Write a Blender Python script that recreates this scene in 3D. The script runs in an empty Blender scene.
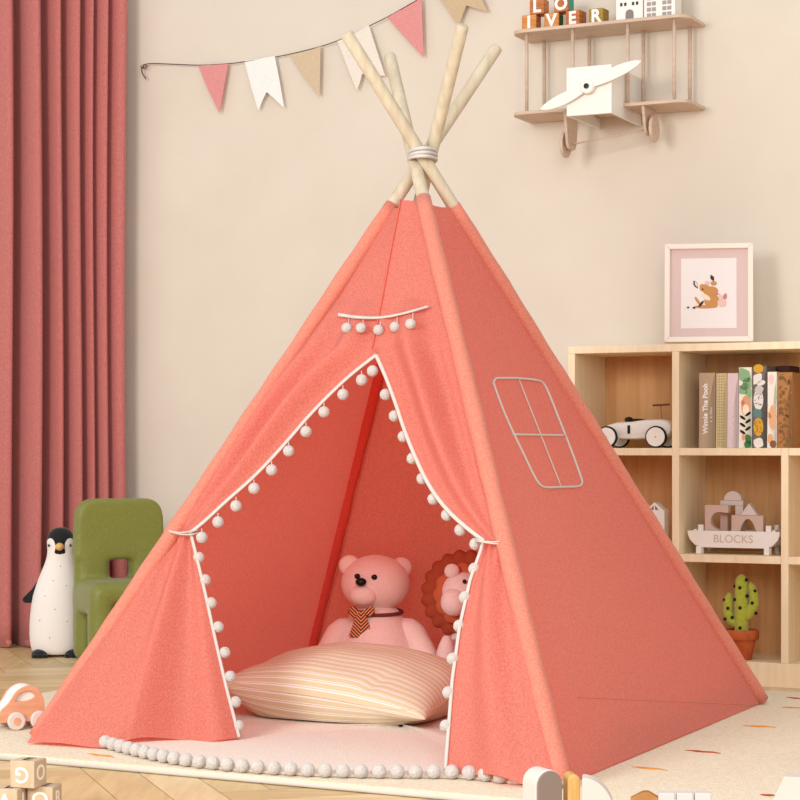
import bpy, math, random
from mathutils import Vector, Matrix, noise
random.seed(7)
S = bpy.context.scene
COL = S.collection
PI = math.pi
F, HC, CX, HY = 2000.0, 0.75, 400.0, 450.0       # focal length in px, camera height, principal x, horizon y

# ---------------------------------------------------------------- camera, world, lights, exposure
cd = bpy.data.cameras.new('camera'); cam = bpy.data.objects.new('camera', cd); COL.objects.link(cam)
cam.location = (0, 0, HC); cam.rotation_euler = (PI/2, 0, 0)
cd.sensor_width = 36; cd.lens = 36*F/800; cd.shift_y = 0.0625; cd.clip_start = 0.05
S.camera = cam
S.view_settings.view_transform = 'Standard'; S.view_settings.look = 'None'
S.view_settings.gamma = 1; S.view_settings.exposure = 0.14
W = bpy.data.worlds.new('world'); S.world = W; W.use_nodes = True
W.node_tree.nodes['Background'].inputs[0].default_value = (1.0, 0.995, 0.99, 1)
W.node_tree.nodes['Background'].inputs[1].default_value = 0.70
def area(name, loc, target, size, power, col):
    l = bpy.data.lights.new(name, 'AREA'); l.shape = 'SQUARE'; l.size = size; l.energy = power; l.color = col
    o = bpy.data.objects.new(name, l); COL.objects.link(o); o.location = loc
    o.rotation_euler = (Vector(target)-Vector(loc)).to_track_quat('-Z', 'Y').to_euler()
    return o
area('window_light', (-3.1, 1.1, 2.25), (0.0, 5.7, 0.7), 1.5, 150, (1.0, 0.985, 0.965))
area('front_fill_light', (0.2, 0.7, 2.3), (0.1, 5.8, 0.5), 1.8, 78, (1.0, 0.985, 0.965))  # added fill, not a fitting of the room; lifts shelf fronts and bear

# ---------------------------------------------------------------- helpers
def lin(c):
    return tuple(((v/255)/12.92 if v/255 <= .04045 else ((v/255+.055)/1.055)**2.4) for v in c) + (1,)
def M(name, c, rough=.65, c2=None, scale=12, stretch=(1, 1, 1), bump=0, bscale=300, sheen=0, trans=0, tcol=None, detail=3, spec=.3, lo=.35, hi=.65, coat=0):
    m = bpy.data.materials.new(name); m.use_nodes = True; nt = m.node_tree; N = nt.nodes; L = nt.links
    b = N['Principled BSDF']; out = N['Material Output']
    b.inputs['Roughness'].default_value = rough; b.inputs['Specular IOR Level'].default_value = spec
    b.inputs['Base Color'].default_value = lin(c)
    if sheen: b.inputs['Sheen Weight'].default_value = sheen; b.inputs['Sheen Roughness'].default_value = .5
    if coat: b.inputs['Coat Weight'].default_value = coat; b.inputs['Coat Roughness'].default_value = .25
    tc = N.new('ShaderNodeTexCoord'); mp = N.new('ShaderNodeMapping'); mp.inputs['Scale'].default_value = stretch
    L.new(tc.outputs['Object'], mp.inputs[0])
    if c2:
        n = N.new('ShaderNodeTexNoise'); n.inputs['Scale'].default_value = scale; n.inputs['Detail'].default_value = detail
        L.new(mp.outputs[0], n.inputs['Vector'])
        mr = N.new('ShaderNodeMapRange'); mr.inputs[1].default_value = lo; mr.inputs[2].default_value = hi
        L.new(n.outputs['Fac'], mr.inputs[0])
        mx = N.new('ShaderNodeMix'); mx.data_type = 'RGBA'; mx.inputs[6].default_value = lin(c); mx.inputs[7].default_value = lin(c2)
        L.new(mr.outputs[0], mx.inputs[0]); L.new(mx.outputs[2], b.inputs['Base Color'])
    if bump:
        n2 = N.new('ShaderNodeTexNoise'); n2.inputs['Scale'].default_value = bscale; n2.inputs['Detail'].default_value = 2
        L.new(tc.outputs['Object'], n2.inputs['Vector'])
        bp = N.new('ShaderNodeBump'); bp.inputs['Strength'].default_value = bump; bp.inputs['Distance'].default_value = .004
        L.new(n2.outputs['Fac'], bp.inputs['Height']); L.new(bp.outputs[0], b.inputs['Normal'])
    if trans:
        t = N.new('ShaderNodeBsdfTranslucent')
        if tcol and c2:
            m3 = N.new('ShaderNodeMix'); m3.data_type = 'RGBA'; m3.inputs[6].default_value = lin(tcol); m3.inputs[7].default_value = lin(tuple(v*.90 for v in tcol))
            L.new(mr.outputs[0], m3.inputs[0]); L.new(m3.outputs[2], t.inputs[0])
        elif c2: L.new(mx.outputs[2], t.inputs[0])
        else: t.inputs[0].default_value = lin(c)
        ms = N.new('ShaderNodeMixShader'); ms.inputs[0].default_value = trans
        L.new(b.outputs[0], ms.inputs[1]); L.new(t.outputs[0], ms.inputs[2]); L.new(ms.outputs[0], out.inputs[0])
    return m
def stripes(name, cols, axis, freq, rough=.8):
    """hard stripes along one object axis, cols = [(pos, colour)...]"""
    m = bpy.data.materials.new(name); m.use_nodes = True; nt = m.node_tree; N = nt.nodes; L = nt.links
    b = N['Principled BSDF']; b.inputs['Roughness'].default_value = rough; b.inputs['Specular IOR Level'].default_value = .2
    tc = N.new('ShaderNodeTexCoord'); sp = N.new('ShaderNodeSeparateXYZ'); L.new(tc.outputs['Object'], sp.inputs[0])
    mu = N.new('ShaderNodeMath'); mu.operation = 'MULTIPLY'; mu.inputs[1].default_value = freq
    if axis == 'V':      # chevron
        ab = N.new('ShaderNodeMath'); ab.operation = 'ABSOLUTE'; L.new(sp.outputs[0], ab.inputs[0])
        ad = N.new('ShaderNodeMath'); ad.operation = 'SUBTRACT'; L.new(sp.outputs[2], ad.inputs[0]); L.new(ab.outputs[0], ad.inputs[1])
        L.new(ad.outputs[0], mu.inputs[0])
    else: L.new(sp.outputs['XYZ'.index(axis)], mu.inputs[0])
    fr = N.new('ShaderNodeMath'); fr.operation = 'FRACT'; L.new(mu.outputs[0], fr.inputs[0])
    cr = N.new('ShaderNodeValToRGB'); cr.color_ramp.interpolation = 'CONSTANT'
    while len(cr.color_ramp.elements) < len(cols): cr.color_ramp.elements.new(.5)
    for e, (p, c) in zip(cr.color_ramp.elements, cols): e.position = p; e.color = lin(c)
    L.new(fr.outputs[0], cr.inputs[0]); L.new(cr.outputs[0], b.inputs['Base Color'])
    return m

class MB:
    def __init__(s): s.v = []; s.f = []; s.m = []
    def add(s, vs, fs, mi=0):
        o = len(s.v); s.v += [tuple(v) for v in vs]; s.f += [tuple(i+o for i in f) for f in fs]; s.m += [mi]*len(fs); return s
    def box(s, lo, hi, mi=0, mat=None):
        x0, y0, z0 = lo; x1, y1, z1 = hi
        vs = [Vector(p) for p in ((x0,y0,z0),(x1,y0,z0),(x1,y1,z0),(x0,y1,z0),(x0,y0,z1),(x1,y0,z1),(x1,y1,z1),(x0,y1,z1))]
        if mat: vs = [mat @ v for v in vs]
        return s.add(vs, [(0,3,2,1),(4,5,6,7),(0,1,5,4),(1,2,6,5),(2,3,7,6),(3,0,4,7)], mi)
    def prism(s, pts, a, b, plane='XZ', mi=0, mat=None):
        """polygon pts extruded from a to b along the remaining axis"""
        def mk(p, d): return Vector({'XZ': (p[0], d, p[1]), 'YZ': (d, p[0], p[1]), 'XY': (p[0], p[1], d)}[plane])
        n = len(pts); vs = [mk(p, a) for p in pts] + [mk(p, b) for p in pts]
        if mat: vs = [mat @ v for v in vs]
        fs = [tuple(range(n)), tuple(range(2*n-1, n-1, -1))] + [(i, i+n, (i+1) % n+n, (i+1) % n) for i in range(n)]
        return s.add(vs, fs, mi)
    def tube(s, path, r, n=10, mi=0, closed=False, flat=None):
        path = [Vector(p) for p in path]; k = len(path); rs = r if isinstance(r, (list, tuple)) else [r]*k
        vs = []; up = None
        for i, p in enumerate(path):
            if closed: t = path[(i+1) % k]-path[i-1]
            else: t = path[min(i+1, k-1)]-path[max(i-1, 0)]
            t.normalize()
            if up is None:
                up = Vector((0, 0, 1)) if abs(t.z) < .9 else Vector((0, 1, 0))
                if flat: up = Vector(flat)
            a = t.cross(up).normalized(); up = a.cross(t).normalized()
            for j in range(n):
                th = 2*PI*j/n; vs.append(p+a*math.cos(th)*rs[i]*(1 if not flat else 1.75)+up*math.sin(th)*rs[i])
        fs = []
        for i in range(k if closed else k-1):
            for j in range(n):
                i2 = (i+1) % k; fs.append((i*n+j, i*n+(j+1) % n, i2*n+(j+1) % n, i2*n+j))
        if not closed: fs += [tuple(range(n-1, -1, -1)), tuple((k-1)*n+j for j in range(n))]
        return s.add(vs, fs, mi)
    def lathe(s, prof, n=32, mi=0, c=(0, 0, 0), mat=None):
        vs = []; c = Vector(c)
        for r, z in prof:
            for j in range(n):
                th = 2*PI*j/n; v = Vector((r*math.cos(th), r*math.sin(th), z))
                vs.append((mat @ v if mat else v)+c)
        fs = [(i*n+j, i*n+(j+1) % n, (i+1)*n+(j+1) % n, (i+1)*n+j) for i in range(len(prof)-1) for j in range(n)]
        fs += [tuple(range(n-1, -1, -1)), tuple((len(prof)-1)*n+j for j in range(n))]
        return s.add(vs, fs, mi)
    def ball(s, c, r, n=20, m=12, mi=0, mat=None, fn=None):
        if not isinstance(r, (tuple, list)): r = (r, r, r)
        vs = []; c = Vector(c)
        for i in range(m+1):
            ph = PI*i/m
            for j in range(n):
                th = 2*PI*j/n; d = Vector((math.sin(ph)*math.cos(th), math.sin(ph)*math.sin(th), math.cos(ph)))
                k = fn(d) if fn else 1
                v = Vector((d.x*r[0]*k, d.y*r[1]*k, d.z*r[2]*k)); vs.append((mat @ v if mat else v)+c)
        fs = [(i*n+j, (i+1)*n+j, (i+1)*n+(j+1) % n, i*n+(j+1) % n) for i in range(m) for j in range(n)]
        return s.add(vs, fs, mi)
    def grid(s, rows, mi=0):
        o = len(rows); p = len(rows[0]); vs = [v for r in rows for v in r]
        return s.add(vs, [(i*p+j, i*p+j+1, (i+1)*p+j+1, (i+1)*p+j) for i in range(o-1) for j in range(p-1)], mi)
    def build(s, name, mats, parent=None, smooth=False, bevel=0, seg=2, solid=0, sub=0, weld=True):
        import bmesh
        me = bpy.data.meshes.new(name); me.from_pydata([tuple(v) for v in s.v], [], s.f)
        for mm in (mats if isinstance(mats, (list, tuple)) else [mats]): me.materials.append(mm)
        me.polygons.foreach_set('material_index', s.m)
        bm = bmesh.new(); bm.from_mesh(me)
        if weld: bmesh.ops.remove_doubles(bm, verts=bm.verts, dist=1e-6)
        if not solid: bmesh.ops.recalc_face_normals(bm, faces=bm.faces)
        bm.to_mesh(me); bm.free()
        me.polygons.foreach_set('use_smooth', [bool(smooth or bevel)]*len(me.polygons)); me.update()
        o = bpy.data.objects.new(name, me); COL.objects.link(o); o.parent = parent
        if bevel:
            b = o.modifiers.new('bevel', 'BEVEL'); b.width = bevel; b.segments = seg; b.limit_method = 'ANGLE'; b.angle_limit = math.radians(40); b.harden_normals = True
        if solid:
            q = o.modifiers.new('solid', 'SOLIDIFY'); q.thickness = solid; q.offset = 0
        if sub:
            q = o.modifiers.new('sub', 'SUBSURF'); q.levels = q.render_levels = sub
        return o
def tag(o, label, cat=None, group=None, kind=None):
    o['label'] = label
    if cat: o['category'] = cat
    if group: o['group'] = group
    if kind: o['kind'] = kind
    return o
def thing(name, label, cat, loc=(0, 0, 0), rz=0, group=None):
    o = bpy.data.objects.new(name, None); COL.objects.link(o); o.location = loc; o.rotation_euler = (0, 0, rz)
    o.empty_display_size = .05
    return tag(o, label, cat, group)
def copy_tree(o, parent=None):
    c = o.copy(); COL.objects.link(c); c.parent = parent
    for ch in [x for x in bpy.data.objects if x.parent == o]: copy_tree(ch, c)
    return c
def text(name, body, size, mat, parent, loc, rot=(PI/2, 0, 0), ext=.0006, bold=0, align='CENTER', sx=1):
    cu = bpy.data.curves.new(name, 'FONT'); cu.body = body; cu.size = size; cu.extrude = ext; cu.offset = bold
    cu.align_x = align; cu.align_y = 'CENTER'; cu.resolution_u = 4
    t = bpy.data.objects.new(name, cu); COL.objects.link(t)
    bpy.context.view_layer.update(); dg = bpy.context.evaluated_depsgraph_get()
    me = bpy.data.meshes.new_from_object(t.evaluated_get(dg)); bpy.data.objects.remove(t)
    me.materials.clear(); me.materials.append(mat)
    o = bpy.data.objects.new(name, me); COL.objects.link(o); o.parent = parent; o.location = loc; o.rotation_euler = rot; o.scale = (sx, 1, 1)
    return o
def circ(cx, cy, r, n=24, a0=0, a1=2*PI, ry=None, end=False):
    return [(cx+r*math.cos(a0+(a1-a0)*i/n), cy+(ry or r)*math.sin(a0+(a1-a0)*i/n)) for i in range(n+(1 if end else 0))]
def P(x, y, Y): return Vector(((x-CX)*Y/F, Y, HC-(y-HY)*Y/F))            # a photo measurement at a known distance
def ground(x, y, z=0): return P(x, y, (HC-z)*F/(y-HY))
def ray_plane(x, y, p0, n):
    d = Vector(((x-CX)/F, 1, (HY-y)/F)); o = Vector((0, 0, HC)); t = (Vector(p0)-o).dot(n)/d.dot(n); return o+d*t

TH = math.radians(26)
WX = Vector((math.cos(TH), -math.sin(TH), 0)); WN = Vector((math.sin(TH), math.cos(TH), 0))   # along the wall, into the wall
SF = ground(756, 686.5)                                  # a point of the shelf's front foot
WP = SF+WN*.315                                         # a point of the wall's foot
def on_wall(x, y, d=0):                                  # wall coordinates (along, up) at distance d in front of the wall
    q = ray_plane(x, y, WP-WN*d, WN); return ((q-WP).dot(WX), q.z)

# ---------------------------------------------------------------- materials
m_wall = M('wall_paint', (221, 210, 195), .9, (217, 205, 190), 3, bump=.05, bscale=60)
m_tent = M('coral_linen', (247, 164, 146), .7, (237, 144, 125), 230, bump=.35, bscale=300, sheen=.12, trans=.52, tcol=(246, 112, 96), lo=.36, hi=.64, spec=.3)
m_tent2 = M('coral_linen_seam', (236, 148, 126), .7, (226, 130, 108), 220, bump=.15, bscale=380, sheen=.15, trans=.2, lo=.36, hi=.64, spec=.3)
m_tent_glow = M('coral_linen_back_glow', (246, 104, 88), .7, (236, 88, 74), 220, trans=.12, tcol=(250, 90, 76), spec=.1)  # same linen, red glow inside the tent put into the sleeve's colour
m_tape = M('white_tape', (204, 196, 188), .8, bump=.1)
m_pom = M('pompom_wool', (210, 202, 196), .95, (194, 186, 181), 160, bump=.9, bscale=260, sheen=.4)
m_pole = M('pole_pine', (208, 194, 170), .55, (192, 176, 150), 6, (8, 8, .8), bump=.05)
m_oak = M('shelf_oak', (248, 228, 194), .5, (240, 216, 178), 5, (9, 9, .7), bump=.05, bscale=90)
m_oak_shaded = M('shelf_oak_shaded', (218, 172, 118), .6, (204, 156, 102), 5, (9, 9, .7), bump=.05, bscale=90)  # shelf oak again, shade of the recesses put into a darker colour
m_curt = M('curtain_velvet', (200, 122, 116), .9, (184, 104, 100), 180, bump=.3, bscale=350, sheen=.2, spec=.1)
m_rug = M('rug_wool', (240, 225, 198), .95, (226, 206, 174), 140, bump=1, bscale=260, sheen=.2, spec=.1)
m_mat = M('mat_plush', (236, 222, 206), .95, (230, 212, 194), 140, bump=.8, bscale=320, sheen=.3, spec=.1)
m_orange = M('orange_yarn', (214, 140, 50), .9); m_rust = M('rust_yarn', (176, 70, 42), .9)
m_white = M('white_paint', (240, 234, 226), .5); m_black = M('black_paint', (18, 16, 16), .4)
m_pinkwood = M('beech', (212, 188, 168), .55, (200, 174, 152), 8, (1, 9, 9), bump=.05)
m_penw = M('penguin_white', (240, 232, 226), .8, bump=.15, bscale=200, sheen=.2); m_penb = M('penguin_black', (26, 26, 28), .85, sheen=.2)
m_beak = M('beak_tan', (226, 178, 110), .6)
m_green = M('green_plush', (130, 134, 62), .42, (118, 120, 52), 200, bump=.12, bscale=420, sheen=.12, spec=.35)
m_bear = M('pink_plush', (252, 224, 214), .9, (248, 214, 204), 160, bump=.3, bscale=300, sheen=.4)
m_lion = M('taupe_plush', (228, 204, 198), .85, (222, 194, 188), 160, bump=.2, bscale=300, sheen=.3)
m_mane = M('rust_mane', (158, 66, 38), .8, bump=.3); m_mane2 = M('orange_mane', (186, 92, 56), .8, bump=.3)
m_brown = M('brown_ribbon', (116, 54, 46), .7)
m_cactus = M('lime_felt', (184, 190, 66), .9, (168, 176, 52), 120, bump=.3, sheen=.4)
m_terra = M('terracotta', (196, 98, 48), .6, (176, 80, 38), 30)
m_taupe = M('taupe_paint', (142, 124, 116), .6)
m_pale = M('pale_paint', (216, 202, 194), .6)

# ---------------------------------------------------------------- floor and wall
def floor_obj():
    b = MB(); w = .115; n = 6; L = w*n; rot = Matrix.Rotation(-TH+PI/4, 4, 'Z'); off = Vector((0, 5, 0)); mi = 0
    def plank(x0, y0, x1, y1):
        c = rot @ Vector(((x0+x1)/2, (y0+y1)/2, 0))+off
        if abs(c.x) > 4.2 or c.y < .6 or c.y > 8.9: return
        g = .0009
        pts = [rot @ Vector((x, y, 0))+off for x, y in ((x0+g, y0+g), (x1-g, y0+g), (x1-g, y1-g), (x0+g, y1-g))]
        b.add(pts, [(0, 1, 2, 3)], random.choice((0, 1, 2, 3)) if x1-x0 > y1-y0 else random.choice((4, 5, 6, 7)))
    R = 70
    for j in range(-R, R):
        for i in range(-6, 7):
            x0 = j*w+i*2*L; y0 = j*w
            if abs(x0) < 9: plank(x0, y0, x0+L, y0+w)
            yv = (j-2*n+1)*w+i*2*L
            if abs(yv) < 9: plank(j*w, yv, j*w+w, yv+L)
    b.box((-4.6, .2, -.05), (4.6, 9.3, -.0015), 8)
    cols = [((222, 194, 148), (208, 178, 130)), ((216, 188, 138), (202, 172, 122)), ((228, 202, 158), (214, 186, 138)), ((210, 182, 132), (196, 166, 116))]
    ms = [M('oak_plank', a, .42, c, 4, (1, 10, 1) if k < 4 else (10, 1, 1), spec=.4) for k in range(8) for a, c in [cols[k % 4]]]
    for k, mm in enumerate(ms):
        for nd in mm.node_tree.nodes:
            if nd.type == 'MAPPING':
                nd.inputs['Rotation'].default_value = (0, 0, -(-TH+PI/4)); nd.inputs['Location'].default_value = (k*3.1, k*1.7, 0)
    o = b.build('floor', ms+[M('plank_joint', (168, 132, 88), .8)], weld=False); o['kind'] = 'structure'; o['label'] = 'light oak herringbone parquet floor'
floor_obj()
wb = MB(); wb.box((-4.6, 0, 0), (4.6, .12, 2.9)); wo = wb.build('wall_back', m_wall); wo['kind'] = 'structure'; wo['label'] = 'plain warm beige painted wall'
wo.location = WP; wo.rotation_euler = (0, 0, -TH)

# ---------------------------------------------------------------- curtain
def curtain():
    pts = []                                              # (px, distance off the wall), one fold after another
    edges = [-62, -26, 12, 41, 62, 81, 94, 108, 126]; r = ray_plane
    d0, d1 = .26, .37
    prof = []
    for i in range(len(edges)-1):
        a, c = edges[i], edges[i+1]; wd = c-a
        for t, k in ((.0, 0), (.10, .10), (.22, .28), (.38, .52), (.58, .76), (.78, .93), (.92, 1), (.985, .95), (1.0, .7), (1.0, .35)):
            xx = a+wd*t; f_ = max(0, min(1, (126-xx)/126)); prof.append((xx, .035+(d0-.035)*f_**.6+(d1-d0)*k*min(1, wd/30)))
    plan = []
    for x, d in prof:
        q = ray_plane(x, HY, WP-WN*d+Vector((0, 0, 0)), WN); plan.append(((q-WP).dot(WX), -d))
    # smooth the plan
    sm = []
    for i in range(len(plan)-1):
        for t in (0, .5): sm.append((plan[i][0]*(1-t)+plan[i+1][0]*t, plan[i][1]*(1-t)+plan[i+1][1]*t))
    b = MB(); rows = []
    for k in range(25):
        z = .004+2.7*k/24
        rows.append([(x+.0035*math.sin(z*2.1+x*14), y+.004*math.sin(z*1.7+x*9), z) for x, y in sm])
    b.grid(rows)
    t = thing('curtain', 'floor-length dusty rose pleated curtain hanging left of the tent', 'curtain', WP, -TH)
    b.build('curtain_panel', m_curt, t, smooth=True, solid=.003)
    h = MB(); h.grid([[(x, y-.0035, z) for x, y in sm] for z in (.006, .03)]); h.build('hem', m_curt, t, smooth=True, solid=.002)
curtain()

# ---------------------------------------------------------------- rug
RZ = .018
def rug():
    a = math.radians(27.5); e = Vector((math.cos(a), -math.sin(a), 0)); f = Vector((math.sin(a), math.cos(a), 0))
    near = ground(110, 770.5).dot(f); far = ground(790, 697).dot(f); left = ground(44, 698).dot(e); right = -.7
    o = e*left+f*near
    b = MB(); w = right-left; d = far-near
    b.box((0, 0, 0), (w, d, RZ), 0)
    t = thing('area_rug', 'large cream wool rug with orange and rust dashes under the tent', 'rug', o, -a)
    b.build('rug_body', m_rug, t, bevel=.007, seg=3)
    s = MB(); s.tube([(0.008, 0.004, .007), (w-.008, .004, .007)], .0065, 8); s.build('edge_binding', m_tape, t, smooth=True)
    def dash(x0, y0, x1, y1, mi, wd=.008):
        p, q = ground(x0, y0, RZ)-o, ground(x1, y1, RZ)-o
        p = Vector((p.dot(e), p.dot(f), RZ+.0012)); q = Vector((q.dot(e), q.dot(f), RZ+.0012))
        k = MB(); n = 9; path = [p.lerp(q, i/(n-1))+Vector((0, .003*math.sin(i*1.3), 0)) for i in range(n)]
        k.tube(path, [wd*(.15+.85*math.sin(PI*(i+.3)/(n-.4)))*(.8+.4*random.random()) for i in range(n)], 6)
        k.v = [(x, y, RZ+(z-RZ)*.35) for x, y, z in k.v]; k.build('woven_dash', (m_orange, m_rust)[mi], t, smooth=True)
    for v in ((87, 754, 115, 757.5, 0), (631, 767, 668, 770.5, 0), (685, 750.5, 721, 753.5, 1), (742, 726, 776, 727.5, 0), (786, 697.5, 806, 699.5, 1), (782, 707.5, 806, 708.5, 0),
              (760, 795, 776, 796, 1), (52, 699.5, 66, 699, 1), (-30, 745, -8, 748, 0), (850, 735, 890, 738, 1), (900, 770, 940, 773, 0)): dash(*v)
rug()

# ---------------------------------------------------------------- tent
G = lambda x, y: ground(x, y, RZ)
FL, FR, BR = G(36, 742), G(562, 788), G(761.5, 704); BLf = G(303, 681)
cen = (FL+BR)/2; tieY = cen.y
def unit2(v): return Vector((v.x, v.y, 0)).normalized()
tie_c = P(422.5, 155, tieY)
poles = {}
for nm, base, topy, tx_, ty_ in (('FL', FL, 47, 425.5, .05), ('FR', FR, 56, 413, 0), ('BR', BR, 33, 421.5, -.045), ('BL', BLf, 25, 431, 0)):
    poles[nm] = (base, P(tx_, 155, tieY+ty_), topy)
def pole_at_y(nm, y):
    a, b, _ = poles[nm]; d = b-a
    # (HC - z)*F/Y = y-HY  with point a + d s
    k = (y-HY)/F; s = (HC-a.z-k*a.y)/(d.z+k*d.y); return a+d*s
TO = Vector((cen.x, cen.y, RZ))
tent = thing('play_tent', 'coral fabric teepee play tent with white pompom trim standing on the rug', 'tent', TO)
def L3(v): return Vector(v)-TO
RP = .0175; RS = .0215
topf = {'FL': 205, 'FR': 198, 'BR': 206, 'BL': 208}
for nm in poles:
    a, bb, ty = poles[nm]; q = pole_at_y(nm, ty)
    b = MB(); dirn = (q-a).normalized(); path = [L3(a+Vector((0, 0, .004))), L3(q-dirn*.006), L3(q-dirn*.002), L3(q)]
    b.tube(path, [RP, RP, RP*.93, RP*.75], 20); b.build('pole', m_pole, tent, smooth=True)
    s = MB(); qt = pole_at_y(nm, topf[nm]); n = 40; pth = []; rr = []
    for i in range(n+1):
        t = i/n; p = (a+Vector((0, 0, .01))).lerp(qt, t); pth.append(L3(p)); rr.append(RS*(1+.04*math.sin(i*1.7)+.03*math.sin(i*.6)))
    s.tube(pth, rr, 16); s.build('pole_sleeve', m_tent_glow if nm == 'BL' else m_tent2, tent, smooth=True)
    if nm == 'BL':
        for sd in (-1, 1):
            q_ = MB(); q_.tube([L3(a.lerp(qt, i/20)+WX*sd*.027-WN*.004) for i in range(21)], .0018, 6); q_.build('sleeve_seam', m_tent2, tent, smooth=True)
# binding cord at the crossing
b = MB()
for k in range(3):
    b.tube([L3(tie_c+Vector((.037*math.cos(t)-.0, .086*math.sin(t), -.013+.009*k+.002*math.sin(t+k)))) for t in [2*PI*i/40 for i in range(40)]], .0050, 8, closed=True)
b.build('binding_cord', M('grey_cord', (206, 200, 196), .8, bump=.3), tent, smooth=True)
def out_n(a, b, c):
    n = (b-a).cross(c-a).normalized()
    if n.dot(a-cen) < 0: n = -n
    return n
def panel(na, nb, name, wob=.004, bottom=None, mat=m_tent):
    A0, B0 = poles[na][0], poles[nb][0]; A1, B1 = pole_at_y(na, topf[na]), pole_at_y(nb, topf[nb]); n = out_n(A0, B0, tie_c)
    rows = []
    NV, NU = 60, 60
    for i in range(NV+1):
        v = i/NV; r = []
        for j in range(NU+1):
            u = j/NU; p = A0.lerp(A1, v).lerp(B0.lerp(B1, v), u)
            w = math.sin(PI*u)
            p = p-n*(.006*w*math.sin(PI*v)) + n*wob*w*(noise.noise(Vector((u*4, v*3, ord(na[0])+ord(nb[1]))))*1.6)
            if v == 1: p.z -= .012*w
            r.append(L3(p+Vector((0, 0, .004*(1-v)))))
        rows.append(r)
    b = MB(); b.grid(rows); b.build(name, mat, tent, smooth=True); return rows
upS = panel('FR', 'BR', 'side_panel'); nR = out_n(FR, BR, tie_c)
panel('BR', 'BL', 'side_panel'); panel('BL', 'FL', 'side_panel')
nF = out_n(FL, FR, tie_c)
def on_front(x, y, d=0): return ray_plane(x, y, FL+nF*d, nF)
def on_right(x, y, d=0): return ray_plane(x, y, FR+nR*d, nR)
def interp(tab, y):
    if y <= tab[0][1]: return tab[0][0]
    for (x0, y0), (x1, y1) in zip(tab, tab[1:]):
        if y <= y1: return x0+(x1-x0)*(y-y0)/(y1-y0)
    return tab[-1][0]
def smoothtab(tab, it=2):
    for _ in range(it):
        out = [tab[0]]
        for a, c in zip(tab, tab[1:]): out += [(a[0]*.75+c[0]*.25, a[1]*.75+c[1]*.25), (a[0]*.25+c[0]*.75, a[1]*.25+c[1]*.75)]
        out.append(tab[-1]); tab = out
    return tab
AP = (376, 355)
seam = [(406, 203), (397, 250), (388, 300), (379, 345), AP]
Ledge = smoothtab([AP, (355, 371), (338, 386), (311, 413), (283, 446), (254, 477), (226, 501), (205, 521), (191, 532)])
Redge = smoothtab([AP, (386, 377), (396, 404), (405, 432), (416, 459), (429, 486), (445, 508), (463, 525), (484, 541)])
def upper(side):
    left = side == 'L'; inner = seam[:-1]+(Ledge if left else Redge); nm = 'FL' if left else 'FR'; yT = inner[-1][1]; y0 = topf[nm]+3
    rows = []; NV, NU = 110, 40
    for i in range(NV+1):
        v = i/NV; y = y0+(yT-y0)*v; A = pole_at_y(nm, y); x = interp(inner, y); B = on_front(x, y)
        if y < 352: B = B+nF*(.0 if left else .004)+(Vector((0, 0, 0)) if left else Vector((-.012, 0, 0)))
        vv = max(0, (y-300)/(yT-300)); wd = (B-A).length; r = []
        for j in range(NU+1):
            u = j/NU; w = math.sin(PI*u)
            amp = .044*math.sin(PI*min(1, vv)**.8)
            fold = amp*w*(.9+.75*math.sin(2*PI*(1.9*u+(.0 if left else .35))-.6)) if vv > 0 else 0
            crease = -.020*math.exp(-((u-.10)/.05)**2)*min(1, .25+vv*2)*(1 if left else .5)
            p = A.lerp(B, u)+nF*(fold+crease)+nF*.003*w*noise.noise(Vector((u*3, v*5, 3.3 if left else 8.1)))
            r.append(L3(p))
        rows.append(r)
    b = MB(); b.grid(rows); b.build('front_flap_top', m_tent, tent, smooth=True)
    return rows
upL = upper('L'); upR = upper('R')
GZ = RZ+.016
def lower(side):
    left = side == 'L'; nm = 'FL' if left else 'FR'; yt = 532 if left else 541
    A0 = pole_at_y(nm, yt); A1 = poles[nm][0]+Vector((0, 0, .005)); T = on_front(*((191, 532) if left else (484, 541)))
    gc = [(27, 743), (60, 743.5), (104, 746), (135, 741), (179, 738), (212, 741), (240, 738)] if left else [(562, 788), (541, 786), (521, 783), (498, 777), (471, 774), (458, 772), (446, 770)]
    ie = [(191, 532), (197, 556), (206, 594), (216, 640), (227, 688), (240, 738)] if left else [(484, 541), (481, 552), (471, 580), (460.5, 626), (453, 680), (446, 770)]
    rows = []; NV, NU = 70, 60
    gl = smoothtab(gc, 2); segs = [0]
    for a, c in zip(gl, gl[1:]): segs.append(segs[-1]+abs(c[0]-a[0]))
    def gpt(u):
        s = u*segs[-1]
        for i in range(len(gl)-1):
            if s <= segs[i+1]+1e-9:
                t = (s-segs[i])/(segs[i+1]-segs[i]); x = gl[i][0]*(1-t)+gl[i+1][0]*t; y = gl[i][1]*(1-t)+gl[i+1][1]*t
                return ground(x, y, RZ+.004+(GZ-RZ-.004)*min(1, u*2))
    Gend = gpt(1)
    def inner(v):
        y = ie[0][1]+(ie[-1][1]-ie[0][1])*v; x = interp(ie, y); Y = T.y+(Gend.y-T.y)*v; return P(x, y, Y)
    edge = [inner(i/NV) for i in range(NV+1)]
    for i in range(NV+1):
        v = i/NV; r = []
        for j in range(NU+1):
            u = j/NU; top = A0.lerp(T, u); bot = gpt(u); bot0 = A1.lerp(Gend, u); dev = bot-bot0
            base = A0.lerp(A1, v).lerp(edge[i], u)
            w = math.sin(PI*u)
            fan = .046*(v**.6)*(1-.55*v)*w*(math.sin(2*PI*(2.1*u+.08)) if left else math.sin(2*PI*(1.7*u+.3)))*(1 if left else .8)
            gather = .006*math.exp(-v*7)*math.sin(u*22)
            p = base+dev*(v**1.4)+nF*(fan+gather+.012*w*math.sin(PI*v))
            r.append(L3(p))
        rows.append(r)
    b = MB(); b.grid(rows); b.build('front_flap_bottom', m_tent, tent, smooth=True)
    return edge
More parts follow.
